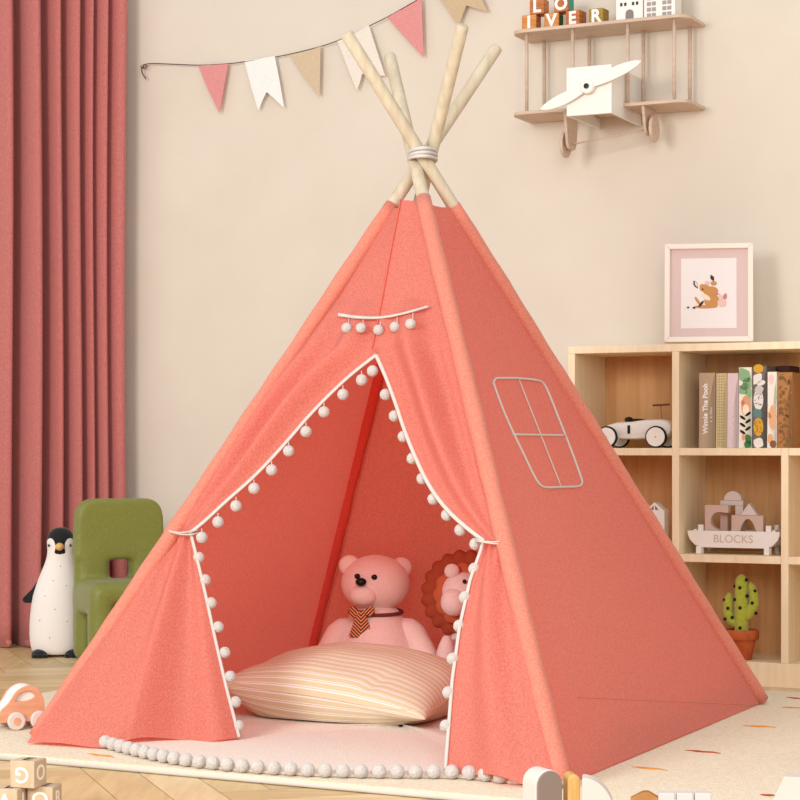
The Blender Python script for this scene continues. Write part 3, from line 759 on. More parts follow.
def d5(t, w, h):
    b = MB()
    blob(b, w*.4, h*.965, w*.38, .014, 1, w=w); blob(b, w*.3, h*.84, w*.36, .022, 0, ang=-.7, pinch=.7, w=w); blob(b, w*.6, h*.79, w*.32, .008, 0, ang=.3, w=w)
    blob(b, w*.45, h*.71, w*.34, .014, 2, ang=.2, pinch=.5, w=w); blob(b, w*.4, h*.585, w*.36, .034, 0, w=w); blob(b, w*.32, h*.42, w*.34, .018, 3, ang=.7, pinch=.5, w=w); blob(b, w*.4, h*.255, w*.36, .03, 1, w=w); blob(b, w*.4, h*.06, w*.4, .018, 0, ang=-.5, pinch=.6, w=w)
    random.seed(5)
    for k in range(18): blob(b, w*(.4+random.uniform(-.25, .25)), h*(.585+random.uniform(-.08, .08)), .0017, .0017, 4, n=6)
    for k in range(14): blob(b, w*(.4+random.uniform(-.25, .25)), h*(.255+random.uniform(-.07, .07)), .0018, .0018, 4, n=6)
    b.build('fruit_print', [C('off_white', (232, 226, 216)), C('mustard', (214, 164, 56)), C('light_grey', (200, 198, 194)), C('teal', (96, 134, 130)), C('dark_seed', (70, 66, 62))], t)
def d6(t, w, h):
    b = MB(); blob(b, w*.4, h*.9, w*.3, .016, 0, w=w); blob(b, w*.55, h*.4, w*.4, .04, 1, w=w); blob(b, w*.15, h*.43, w*.2, .012, 1, ang=.6, w=w); blob(b, w*.3, h*.12, w*.3, .016, 1, w=w); blob(b, w*.6, h*.05, w*.35, .012, 2, w=w); blob(b, w*.85, h*.7, w*.12, .03, 3, w=w)
    b.build('floral_print', [C('pale_pink', (238, 204, 196)), C('sand', (228, 176, 130)), C('brown_print', (140, 90, 60)), C('sage', (178, 186, 150))], t)
def d7(t, w, h):
    b = MB(); random.seed(9)
    for k in range(90): blob(b, w*random.uniform(.1, .9), h*random.uniform(.03, .97), random.uniform(.001, .005), random.uniform(.002, .009), random.choice((0, 1, 2, 2, 2)), n=7, ang=random.random()*3, w=w)
    b.build('forest_print', [C('rust_print', (178, 96, 54)), C('dark_green', (120, 100, 60)), C('dark_brown', (134, 96, 60))], t)
book(699, 715.2, 373, .03, .2, C('cover_taupe', (186, 158, 130)), 'taupe book with white vertical title, leftmost in the row', d1)
book(716.2, 726.6, 373.5, .03, .19, C('cover_checked', (224, 206, 160)), 'slim cream checked book right of the taupe book', d2)
book(727.2, 738.2, 373.3, .03, .19, C('cover_lilac', (224, 198, 200)), 'pale pink book with faint white title on its spine', d3)
book(738.8, 751.8, 367.5, .03, .2, C('cover_safari', (240, 232, 212)), 'tall white book with green leaves and orange tiger pattern', d4)
book(753, 766.6, 366, .03, .2, C('cover_grey', (116, 106, 100)), 'dark grey book patterned with white and mustard fruit', d5)
book(768.4, 785, 366.2, .14, .12, C('cover_maroon', (62, 34, 34)), 'dark maroon book standing behind the floral book', x_at=766.6)
book(767.4, 777, 372, .025, .11, C('cover_floral', (240, 232, 220)), 'narrow white floral book beside the grey fruit book', d6)
book(777.6, 793-.5, 372.5, .03, .105, C('cover_forest', (176, 124, 74)), 'brown forest patterned book, rightmost in the row', d7) if False else None
def lastbook():
    a, zt = sh(777.6, 372.5, .028); h = zt-z1; w = sh(792.5, 372.5, .028)[0]-a
    b2, _ = sh(780.5, 372.5, .028)
    t = thing('book', 'brown forest patterned book, rightmost in the row', 'book', SW_(a, .028, z1+.0005), -TH, 'books in the top shelf compartment')
    b = MB(); b.box((0, 0, 0), (.003, .108, h)); b.box((w-.003, 0, 0), (w, .108, h)); b.box((0, 0, 0), (w, .003, h)); b.build('cover', C('cover_forest', (176, 124, 74)), t, bevel=.0008)
    p = MB(); p.box((.0035, .0035, .004), (w-.0035, .104, h-.004)); p.build('pages', M('paper', (236, 228, 210), .9), t); d7(t, w, h)
lastbook()

# ---------------------------------------------------------------- white toy racing car
def racer():
    ly = .06; x0, zb = sh(631, 447.6, ly); q = ray_plane(631, 447, SF+WN*ly, WN); k = q.y/F/math.cos(TH)*1.0; kz = q.y/F
    t = thing('toy_race_car', 'white ride-on style toy race car with number one on the shelf', 'toy car', SW_(x0, ly+.05, z1+.0005), -TH+math.radians(2))
    X = lambda x: (x-631)*k*.98; Z = lambda y: (447.3-y)*kz
    for x in (607, 654):
        for yy in (-.045, .092):
            w = MB(); R = 11*kz; m = Matrix.Translation((X(x), yy, R)) @ Matrix.Rotation(PI/2, 4, 'X')
            w.lathe([(R*.80, -.007), (R*.95, -.008), (R, -.004), (R, .004), (R*.95, .008), (R*.80, .007)], 32, mat=m)
            wo_ = w.build('wheel', m_black, t, smooth=False)
            h = MB(); h.lathe([(0.0, -.0085), (R*.86, -.0085), (R*.86, .0085), (0, .0085)], 32, mat=m); h.build('wheel_disc', m_white, wo_)
            c = MB(); c.lathe([(.003, -.0105), (.003, .0105)], 12, mat=m); c.build('axle_cap', m_beak, wo_)
    b = MB(); side = [(602, 428), (606, 424), (615, 421.5), (628, 421), (640, 419.2), (655, 418.8), (661, 420), (665.5, 423), (666.5, 428), (665, 433), (660, 437), (644, 437.6), (636, 438.4), (619, 438.4), (608, 436)]
    secs = ((-.028, .74), (-.026, .9), (-.017, 1), (.02, 1.03), (.058, 1), (.067, .9), (.069, .74)); cxm, czm = X(634), Z(430)
    rows = [[Vector((cxm+(X(x)-cxm)*(.96+.04*s), y, czm+(Z(z)-czm)*s)) for x, z in side]+[Vector((cxm+(X(side[0][0])-cxm)*(.96+.04*s), y, czm+(Z(side[0][1])-czm)*s))] for y, s in secs]
    b.grid(rows); n = len(side)+1; b.f += [tuple(range(n-1)), tuple(6*n+i for i in range(n-1))]; b.m += [0, 0]
    b.build('car_body', m_white, t, smooth=True)
    for x in (607, 654):
        a = MB(); a.tube([(X(x), -.04, 11*kz), (X(x), .088, 11*kz)], .003, 8); a.build('axle', M('steel', (150, 140, 130), .4), t)
    s = MB(); s.ball((X(622.5), .02, Z(418.8)), (4*k, .022, 3.0*kz), 16, 10); s.ball((X(630), .02, Z(419.3)), (9*k, .014, 1.6*kz), 16, 10); s.build('seat', M('black_leather', (36, 26, 24), .4), t, smooth=True)
    r = MB(); r.tube([(X(654), .02, Z(420)), (X(653), .02, Z(404.5))], .0022, 8); r.build('steering_column', M('copper', (170, 96, 66), .4), t)
    r = MB(); r.tube([(X(646), .01, Z(404.6)), (X(653), .02, Z(404.2)), (X(660.5), .03, Z(403.6))], .0035, 10); r.build('handlebar', M('brown_wood', (120, 62, 36), .5), t)
    n = MB(); n.box((X(625.3), -.0302, Z(433)), (X(627.8), -.024, Z(424.5))); n.build('number_one', m_black, t)
racer()

# ---------------------------------------------------------------- small house in the shelf, block tray, cactus
def small_house():
    ly = .06; a, zt = sh(644.5, 511, ly); c, _ = sh(664.4, 511, ly); _, zp = sh(655, 502.5, ly); w = c-a
    t = thing('toy_house', 'small white wooden toy house standing in the middle shelf row', 'toy house', SW_(a, ly, z2+.0005), -TH)
    he = zt-z2; hp = zp-z2
    b = MB(); b.prism([(0, 0), (w, 0), (w, he), (w/2, hp), (0, he)], 0, .045); b.build('house_body', m_white, t, bevel=.001)
    g = C('window_grey', (120, 112, 104))
    for pts in ([(w*.30, he+.004), (w*.46, he+.004), (w*.46, he+.018)], [(w*.54, he+.004), (w*.70, he+.004), (w*.54, he+.018)]):
        q = MB(); q.prism(pts, -.0012, .001); q.build('attic_window', g, t)
    for i in (0, 1):
        for j in (0, 1):
            q = MB(); q.box((w*(.22+.34*i), -.0012, he-.065-.05*j), (w*(.22+.34*i)+w*.2, .001, he-.035-.05*j)); q.build('window', g, t)
small_house()
def tray():
    ly = .05; L = lambda x, y, d=0: sh(x, y, ly+d)
    a, ztp = L(687.5, 530.5); c, _ = L(779.6, 530.5); _, zb = L(735, 548.2)
    t = thing('block_tray', 'white boat-shaped wooden tray reading BLOCKS on the shelf', 'tray', SW_((a+c)/2, ly, z2+.0005), -TH)
    hw = (c-a)/2; hb = zb-z2; ht = ztp-z2; dp = .13
    prof = [(-hw, ht), (-hw, ht-.012), (-hw+.008, ht-.030), (-hw+.024, hb+.008), (-hw+.044, hb), (hw-.044, hb), (hw-.024, hb+.008), (hw-.008, ht-.030), (hw, ht-.012), (hw, ht)]
    for y in (0, dp-.012):
        b = MB(); b.prism(prof, y, y+.012); b.build('side_board', m_white, t, bevel=.0015)
    b = MB(); b.box((-hw+.03, .012, hb+.004), (hw-.03, dp-.012, hb+.012)); b.build('tray_floor', m_white, t)
    for sx in (-1, 1):
        b = MB(); b.box((sx*(hw-.022)-.005, .012, hb+.012), (sx*(hw-.022)+.005, dp-.012, ht+.004)); b.build('end_board', m_white, t)
        for y in (.02, dp-.02):
            b = MB(); x = sx*(hw-.040); b.tube([(x, y, 0), (x, y, ht+.018)], .0085, 12); b.build('peg', m_white, t)
    for sx in (-1, 1):
        b = MB(); x = sx*(hw-.040); b.box((x-.009, -.010, 0), (x+.009, 0, hb+.004)); b.box((x-.009, .012, ht-.01), (x+.009, .022, ht+.019)); b.build('post', m_white, t, bevel=.002)
    text('lettering', 'BLOCKS', .036, C('letter_tan', (208, 180, 160)), t, (.0, -.0006, (ht+hb)/2+.001), bold=-.0002)
    mid = (a+c)/2; zf = hb+.0125
    mp, mg = m_pale, M('block_taupe', (206, 178, 162), .65)
    def lc(x, y, d): q = sh(x, y, ly+d); return q[0]-mid, q[1]-z2
    W0 = SW_(mid, ly, z2+.0005)
    def blk(name, label, pts, y0, y1, m):
        o = thing if False else None
        b = MB(); b.prism(pts, y0, y1); ob = b.build(name, m, None, bevel=.0015); ob.location = W0; ob.rotation_euler = (0, 0, -TH)
        return tag(ob, label, 'toy block', 'wooden blocks in the tray')
    # left block with a round cut
    x0, zt = lc(705, 505, .02); x1, _ = lc(728.5, 505, .02); zc = lc(719, 521, .02)[1]; cx_, r = lc(720, 521, .02)[0], .030
    pts = [(x0, zf), (x0, zt), (x1, zt), (x1, zc+r*.85)]+[(cx_+r*math.cos(a_), zc+r*math.sin(a_)*.95) for a_ in [math.radians(70+14*i) for i in range(15)]]+[(x1, zf+.002), (x1, zf)]
    pts = [(max(min(p[0], x1), x0), max(p[1], zf)) for p in pts]
    blk('toy_block', 'taupe square block with round cut-out, left in the tray', pts, .016, .046, mg)
    # upright pillars and bridge behind
    p0, zt2 = lc(720.5, 500.5, .06); p1, _ = lc(728, 500, .06); p2, _ = lc(735.5, 500, .06); p3, _ = lc(743.5, 500, .06)
    blk('toy_block', 'taupe pillar block behind the round cut-out block', [(p0, zf), (p1, zf), (p1, zt2-.016), (p0, zt2-.016)], .055, .085, mg)
    blk('toy_block', 'pale pillar block behind the arch block', [(p2, zf), (p3, zf), (p3, zt2-.016), (p2, zt2-.016)], .055, .085, mp)
    blk('toy_block', 'flat pale plank block bridging the two pillars', [(p0, zt2-.0158), (p3, zt2-.0158), (p3, zt2), (p0, zt2)], .055, .085, mp)
    cx2, zz = lc(733, 500.5, .06); r2 = lc(742, 500, .06)[0]-cx2
    blk('toy_block', 'pale half-round block topmost on the block pile', [(cx2+r2*math.cos(PI*i/20), zt2+.0003+r2*math.sin(PI*i/20)) for i in range(21)], .055, .085, mp)
    # arch block and prism
    x0, zt = lc(731.6, 515.3, .02); x1, _ = lc(763.5, 515.3, .02); cx_, zc = (x0+x1)/2+.002, zf; r = .029
    blk('toy_block', 'taupe arch block on the right side of the tray', [(x0, zf), (x0, zt), (x1, zt), (x1, zf), (cx_+r, zf)]+[(cx_+r*math.cos(a_), zf+.004+(zt-zf-.016)*math.sin(a_)) for a_ in [PI*i/16 for i in range(17)]]+[(cx_-r, zf)], .016, .052, mg)
    q0, _ = lc(740.5, 515, .02); q1, _ = lc(757.5, 515, .02); _, zz = lc(749, 503.2, .02)
    blk('toy_block', 'pale triangular block on top of the arch block', [(q0, zt+.0003), (q1, zt+.0003), ((q0+q1)/2, zz)], .018, .048, mp)
tray()
def cactus():
    ly = .06; cx_, _ = sh(741, 657, ly); q = ray_plane(741, 640, SF+WN*ly, WN); k = q.y/F
    _, zb = sh(741, 657.8, ly-.03)
    t = thing('toy_cactus', 'green felt cactus with black dots in a terracotta pot', 'toy plant', SW_(cx_, ly+.005, z3+.0005), -TH)
    p = MB(); p.lathe([(.0, 0), (10*k, 0), (10.4*k, 2*k), (14.6*k, 20*k), (16.6*k, 20*k), (17.4*k, 22*k), (17.4*k, 28*k), (16.6*k, 30*k), (15*k, 30*k), (14.4*k, 27*k), (0, 26*k)], 36); p.build('pot', m_terra, t, smooth=False, bevel=.0015)
    def caps(pts, rr, name):
        b = MB(); pp = [Vector((x*k, 0, z*k)) for x, z in pts]; ff = []; R = []
        for i in range(len(pp)-1):
            for s in range(6): ff.append(pp[i].lerp(pp[i+1], s/6)); R.append((rr[i]*(1-s/6)+rr[i+1]*s/6)*k)
        ff.append(pp[-1]); R.append(rr[-1]*k); b.tube(ff, R, 18); return b.build(name, m_cactus, t, smooth=True, sub=1)
    caps([(0, 24), (0, 30), (0, 50), (0, 70), (0, 80), (0, 83.5), (0, 85.3)], [6.8, 7, 7.2, 6.8, 6.0, 3.8, .5], 'trunk')
    caps([(4, 42), (9, 47), (13, 56), (12.3, 66), (10, 74), (8.8, 78)], [5, 5.5, 5, 4.8, 3.6, .5], 'branch')
    caps([(-4, 34), (-10, 38), (-14, 47), (-13.5, 58), (-12.6, 64), (-12.4, 66.5)], [4.4, 5, 5, 5, 3.2, .5], 'branch')
    for x, z, y in ((6.3, 83-3, 4), (-6, 73, 2.5), (.4, 72, 6.6), (-5.4, 60, 4.6), (.6, 52, 7), (.6, 32, 7), (-8, 42, 5), (7.2, 64, 4.5), (12.5, 57, 5), (14.6, 69, 3), (16, 47, 3.8), (-12.5, 51, 5), (-16.8, 59, 3), (-16, 40, 4)):
        b = MB(); b.ball((x*k, -y*k, z*k), 1.75*k, 12, 8); b.build('dot', m_black, t, smooth=True)
cactus()

# ---------------------------------------------------------------- picture frame
def picture():
    ly = .07; x, z = sh(708.7, 343.4, ly); q = SW_(x, ly, Ztop); k = q.y/F
    w, h = 87*k/.99, 101*k; tilt = math.radians(9)
    t = thing('picture_frame', 'white framed fawn print leaning on top of the shelf', 'picture', (q.x, q.y, Ztop+.0045), -math.radians(9)); t.rotation_euler = (-tilt, 0, -math.radians(9))
    fw = .0175; dp = .022
    def fr(pts, nm): b = MB(); b.prism(pts, -dp, 0); b.build(nm, m_fr, t, bevel=.002)
    m_fr = M('frame_white', (240, 226, 212), .5)
    fr([(-w/2, 0), (w/2, 0), (w/2-fw, fw), (-w/2+fw, fw)], 'frame_rail'); fr([(-w/2, h), (-w/2+fw, h-fw), (w/2-fw, h-fw), (w/2, h)], 'frame_rail')
    fr([(-w/2, 0), (-w/2+fw, fw), (-w/2+fw, h-fw), (-w/2, h)], 'frame_rail'); fr([(w/2, 0), (w/2, h), (w/2-fw, h-fw), (w/2-fw, fw)], 'frame_rail')
    b = MB(); b.box((-w/2+.004, -.008, .004), (w/2-.004, -.001, h-.004)); b.build('mat_board', C('mat_mauve', (216, 190, 184)), t)
    pw, ph = 55*k, 72*k; zc = h/2-.000
    b = MB(); b.box((-pw/2, -.0092, zc-ph/2), (pw/2, -.0078, zc+ph/2)); b.build('print', C('print_white', (236, 226, 222)), t)
    s = MB(); ks = k
    def bl(px, py, rx, ry, mi, a=0, pinch=0):
        n = 18; pts = []
        for i in range(n):
            th = 2*PI*i/n; x_, z_ = rx*math.cos(th), ry*math.sin(th)*(1-pinch*abs(math.cos(th))); x_, z_ = x_*math.cos(a)-z_*math.sin(a), x_*math.sin(a)+z_*math.cos(a); pts.append(((px-708+x_)*ks, zc+(295-py+z_)*ks))
        s.prism(pts, -.0096-.00012*(len(s.f) % 40)*.1-mi*.00005-.0001*(s.cnt), -.009, mi=mi); s.cnt += 1
    s.cnt = 0
    bl(711, 303, 7.5, 7.5, 0); bl(710, 293, 7.5, 5, 0); bl(705, 309, 12, 1.8, 0); bl(705, 299, 5.5, 2.4, 1, -.6); bl(704, 290, 5, 4, 0); bl(701.5, 287.5, 2.4, 1.8, 0); bl(695, 286, 4.6, 2.2, 3, -1.1, .6); bl(695.6, 286, 3, 1.2, 1, -1.1, .5)
    bl(711.5, 279.5, 3.6, 2, 3, -1.15, .6); bl(713, 285, 3, 2.4, 0); bl(706.5, 284.5, 2.6, 2, 4); bl(697, 303, 5, 1.4, 0, -1); bl(700.5, 306, 4, 1.2, 3, .9); bl(687.5, 309.6, 1.2, .9, 3); bl(693.5, 310, 1.4, 1, 3)
    bl(721, 305, 4.4, 4.2, 4); bl(724, 299, 2, 4, 2, -.3, .4); bl(719.5, 299, 1.6, 4, 4, .2, .4); bl(722.5, 307, 2.2, 1.8, 2); bl(702, 291, .8, .8, 3); bl(716, 296, 1.6, 1.2, 2)
    s.build('fawn_drawing', [C('fawn_tan', (200, 142, 84)), C('fawn_cream', (238, 216, 196)), C('rose', (196, 130, 118)), C('dark_umber', (66, 44, 36)), C('blush', (232, 190, 182))], t)
    b = MB(); b.box((-.02, -.0, .004), (.02, .004, h*.8), mat=None); b.build('easel_strut', C('card_brown', (170, 150, 130)), t); 
picture()

# ---------------------------------------------------------------- bunting
def bunting():
    d = .025
    def w3(x, y, dd=d): return ray_plane(x, y, WP-WN*dd, WN)
    O = w3(141, 64)
    t = thing('bunting_string', 'thin brown cord of the bunting stretched across the wall', 'cord', O)
    cord = smoothtab([(143, 65), (150, 63.2), (175, 64.3), (200, 65.4), (228, 64), (246, 61.5), (283, 56), (322, 46.5), (345, 38), (369, 26), (388, 17), (424, -4), (450, -18), (480, -34), (520, -60), (570, -84), (640, -104)], 2)
    b = MB(); b.tube([w3(x, y)-O for x, y in cord], .0019, 8); b.build('cord', C('cord_brown', (96, 66, 58)), t, smooth=True)
    b = MB(); b.tube([w3(144, 66)-O, w3(141.5, 69)-O, w3(142.5, 73.5)-O, w3(146, 79)-O], .0024, 8)
    b.tube([w3(144+3.2*math.cos(a), 66.5+1.6*math.sin(a), d+.003*math.sin(a))-O for a in [2*PI*i/16 for i in range(16)]], .002, 6, closed=True); b.build('knot', C('cord_brown2', (96, 66, 58)), t, smooth=True)
    b = MB(); b.tube([w3(142, 66, 0)-O, w3(142, 66, d+.012)-O], .004, 8); b.build('nail', M('nail_steel', (180, 150, 130), .4), t)
    flags = [('pink triangular felt flag hanging nearest the curtain', [(198, 65), (213, 65), (228.5, 64), (224, 90), (220, 113.6), (208, 89)], (224, 150, 148)),
             ('white swallowtail flag right of the pink triangular flag', [(244.4, 60.5), (259, 59), (275, 56), (280, 82), (284.5, 108), (275, 99), (267, 92), (262, 102), (258.6, 111), (251, 86)], (246, 242, 238)),
             ('beige triangular flag between the two white flags', [(289.4, 55), (305, 52), (321, 46.5), (320.5, 72), (320, 97), (304, 76)], (212, 190, 160)),
             ('off-white swallowtail flag behind the tent pole ends', [(337.5, 41), (353, 34), (369, 25.5), (377, 50), (385.5, 76), (373, 75), (362.5, 74), (360, 83), (357, 91), (347, 66)], (236, 226, 214)),
             ('pink triangular flag above the tent poles at the top', [(387, 17), (405, 8), (422, -2), (423, 28), (424, 57.5), (405, 37)], (224, 150, 148)),
             ('beige swallowtail flag at the top edge above a pole end', [(434, -9), (451, -18), (470, -28), (479, -8), (488, 12), (477, 9), (466.7, 5.6), (463, 15), (459, 26), (447, 8)], (206, 182, 148))]
    for lab, pts, c in flags:
        q0 = w3(*pts[0]); f = MB(); poly = [w3(x, y)-q0 for x, y in pts]; n = len(poly)
        fr = [p-WN*(.0012+.006*(i/n if i < n/2 else (n-i)/n)) for i, p in enumerate(poly)]; bk = [p+WN*.0022 for p in fr]
        f.add(fr+bk, [tuple(range(n)), tuple(range(2*n-1, n-1, -1))]+[(i, i+n, (i+1) % n+n, (i+1) % n) for i in range(n)])
        o = f.build('bunting_flag', M('felt', c, .95, tuple(max(0, v-12) for v in c), 200, bump=.4, sheen=.3), None); o.location = q0
        tag(o, lab, 'flag', 'bunting flags on the wall')
bunting()

# ---------------------------------------------------------------- biplane wall shelf
def biplane():
    ax0 = on_wall(600, 60)[0]; O = WP+WX*ax0
    t = thing('biplane_shelf', 'wooden biplane wall shelf with white nose and propeller', 'shelf', (O.x, O.y, 0), -TH-math.radians(0)); 
    def B(x, y, d): a, z = on_wall(x, y, d); return a-ax0, z
    mw = m_pinkwood
    def wing(x0, x1, yf, xr, d, name, th=.012):
        a, _ = B(x0, yf, d); c, _ = B(x1, yf, d); z = B(xr, yf, d)[1]; r = .05
        pts = [(a, -.004), (a, -d+r)]+[(a+r-r*math.cos(u), -d+r-r*math.sin(u)) for u in [PI/2*i/6 for i in range(1, 6)]]+[(a+r, -d), (c-r, -d)]+[(c-r+r*math.sin(u), -d+r-r*math.cos(u)) for u in [PI/2*i/6 for i in range(1, 6)]]+[(c, -d+r), (c, -.004)]
        b = MB(); b.prism(pts, z, z+th, 'XY'); b.build(name, mw, t, bevel=.002); return z
    D = .19
    zu = wing(509.5, 688, 25, 600, D, 'upper_wing'); zl0 = B(600, 108.5, D)[1]
    def half(x0, x1):
        a = B(x0, 110, D)[0] if not isinstance(x0, str) else None; c = B(x1, 110, D)[0]; r = .04
        pts = [(a, -.004), (a, -D+r), (a+r*.3, -D+r*.3), (a+r, -D), (c-r, -D), (c-r*.3, -D+r*.3), (c, -D+r), (c, -.004)]
        b = MB(); b.prism(pts, zl0, zl0+.012, 'XY'); b.build('lower_wing', mw, t, bevel=.002)
    half(509.5, 567); half(614, 688)
    for xs, d in (((526.7, 572.7, 627.7, 674.3), .168), ((544.3, 589.5, 643.5, 690), .035)):
        for x in xs:
            a = B(x, 60, d)[0]; b = MB(); b.tube([(a, -d, zl0+.012), (a, -d, zu)], .0062, 12); b.build('strut', mw, t, smooth=True)
    # fuselage: hollow below
    dn = .30; a, zt = B(566.5, 67.5, dn); c, _ = B(611.5, 64.5, dn); zb = B(590, 114.5, dn)[1]; zt = B(590, 66, dn)[1]
    b = MB(); b.box((a, -dn, zb), (c, -dn+.012, zt)); b.box((a, -dn+.012, zb), (a+.010, -.004, zt)); b.box((c-.010, -dn+.012, zb), (c, -.004, zt)); b.box((a+.01, -dn+.012, zt-.010), (c-.01, -.004, zt))
    b.build('fuselage', m_white, t, bevel=.0012)
    b = MB(); b.box((a+.012, -dn+.06, zl0), (c-.012, -.004, zl0+.012)); b.build('fuselage_floor', mw, t)
    # propeller
    dp = dn+.014; hx, hz = B(587.5, 86.5, dp); lx, lz = B(541, 109, dp); rx, rz_ = B(641, 61.5, dp)
    def blade(tx, tz):
        v = Vector((tx-hx, tz-hz)); L = v.length; u = v/L; n = Vector((-u.y, u.x)); up = []; dn_ = []
        for i in range(17):
            s = i/16; w = .0225*math.sin(PI*min(1, (.10+.9*s)**1.15*.98))**.6 if s < 1 else .002
            w = max(w, .003); up.append(Vector((hx, hz))+u*L*s+n*w); dn_.append(Vector((hx, hz))+u*L*s-n*w*.75)
        b = MB(); b.prism([tuple(p) for p in up+dn_[::-1]], -dp-.004, -dp+.004); b.build('propeller_blade', m_white, t, bevel=.0015)
    blade(lx, lz); blade(rx, rz_)
    m = Matrix.Translation((hx, -dp-.002, hz)) @ Matrix.Rotation(PI/2, 4, 'X')
    b = MB(); b.lathe([(0, -.012), (.024, -.012), (.025, -.008), (.025, .004), (.022, .008), (0, .008)], 28, mat=m); h = b.build('propeller_hub', m_white, t, bevel=.001)
    b = MB(); b.lathe([(0, .007), (.009, .007), (.009, .011), (0, .012)], 20, mat=m); b.build('hub_cap', m_black, h)
    # landing gear
    zbm = zl0
    for x, xw, sd, yb in ((571, 566, -1, 151), (648.5, 655, 1, 136)):
        dleg = .15 if sd < 0 else .12
        ax_, _ = B(x, 125, dleg); zt_ = zbm+.0 ; zb_ = B(x, yb, dleg)[1]
        pts = [(-dleg-.06, zt_), (-dleg+.06, zt_), (-dleg+.040, zb_+.024), (-dleg+.028, zb_+.007), (-dleg, zb_), (-dleg-.028, zb_+.007), (-dleg-.040, zb_+.024)]
        b = MB(); b.prism(pts, ax_-.005, ax_+.005, 'YZ'); b.build('landing_leg', mw, t, bevel=.0015)
        m = Matrix.Translation((ax_+sd*.020, -dleg, zb_+.022)) @ Matrix.Rotation(PI/2, 4, 'Y')
        b = MB(); b.lathe([(0, -.0055), (.043, -.0055), (.044, -.004), (.044, .004), (.043, .0055), (0, .0055)], 32, mat=m); b.build('wheel', mw, t, bevel=.001)
        if sd < 0: p0 = Vector((ax_, -dleg, zb_+.022))
        else: p1 = Vector((ax_, -dleg, zb_+.022))
    b = MB(); b.tube([p0, p1], .003, 8); b.build('axle', mw, t, smooth=True)
    # ---- letter blocks on the upper wing
    zt = zu+.012
    wd = [M('block_oak', (220, 150, 78), .5, (188, 112, 52), 30, (1, 1, 6)), M('block_walnut', (200, 122, 66), .5, (166, 92, 46), 30, (1, 1, 6)), M('block_olive', (172, 138, 52), .5, (150, 116, 40), 30, (1, 1, 6))]
    tl = C('teal_side', (70, 170, 150)); gn = C('green_side', (60, 110, 60)); br = wd[1]
    s = .0525
    def lb(ch, x, d, row, mface, mside, rot, lab, zz=0):
        a = B(x, 20, d)[0]; w = O+WX*a-WN*(d-s/2)
        o = thing('letter_block', lab, 'letter block', (w.x, w.y, zt+.0004+row*(s+.0004)), -TH+math.radians(rot), 'letter blocks on the biplane shelf')
        b = MB(); b.box((-s/2, -s/2, 0), (s/2, s/2, s)); b.build('cube', mface, o, bevel=.003)
        q = MB(); q.box((s/2-.002, -s/2+.006, .006), (s/2+.0006, s/2-.006, s-.006)); q.build('side_inlay', mside, o)
        text('letter', ch, .058, m_wh, o, (0, -s/2-.0004, s/2-.001), bold=.0022, ext=.0008)
    lb('I', 528.6, .165, 0, wd[0], br, 2, 'brown wooden letter block I at the left wing end')
    lb('V', 551, .160, 0, wd[0], gn, 3, 'brown wooden letter block V between blocks I and E')
    lb('E', 573.3, .165, 0, wd[1], br, -8, 'reddish wooden letter block E right of block V')
    lb('R', 596.2, .16, 0, wd[2], wd[2], -3, 'olive wooden letter block R beside the white toy houses')
    lb('L', 536.5, .160, 1, wd[1], wd[0], 2, 'brown wooden letter block L stacked on top row')
    lb('O', 561.2, .160, 1, wd[1], tl, -2, 'brown wooden letter block O with teal side on top row')
    # ---- toy houses on the upper wing
    g = C('win_dark', (66, 58, 56)); g2 = C('door_grey', (140, 126, 122)); g3 = C('win_grey', (164, 154, 150))
    def house(x0, x1, d, hgt, lab, kind):
        a = B(x0, 15, d)[0]; c = B(x1, 15, d)[0]; w = c-a; q = O+WX*a-WN*d
        o = thing('toy_house', lab, 'toy house', (q.x, q.y, zt+.0004), -TH, 'white toy houses on the biplane shelf')
        b = MB(); b.prism([(0, 0), (w, 0), (w, hgt), (w/2, hgt+.05), (0, hgt)], 0, .07); b.build('house_body', m_white, o, bevel=.001)
        if kind == 0:
            b = MB(); b.prism([(w*.36, .004), (w*.66, .004), (w*.66, .026)]+[(w*.51+w*.15*math.cos(u), .026+.013*math.sin(u)) for u in [PI*i/8 for i in range(1, 8)]]+[(w*.36, .026)], -.0012, .001); b.build('door', g2, o)
            for fx in (.2, .35, .64, .79):
                for zz in (.052, .08):
                    b = MB(); b.box((w*fx-.004, -.0012, zz), (w*fx+.004, .001, zz+.011)); b.build('window', g, o)
        else:
            for fx in (.16, .32, .66, .82):
                for r_ in range(5):
                    b = MB(); b.box((w*fx-.007, -.0012, .006+r_*.019), (w*fx+.007, .001, .019+r_*.019)); b.build('window', g3, o)
    house(616, 642.8, .15, .11, 'white toy house with grey arched door beside letter R', 0)
    house(644, 675, .15, .12, 'white toy house with rows of grey windows at wing end', 1)
biplane()

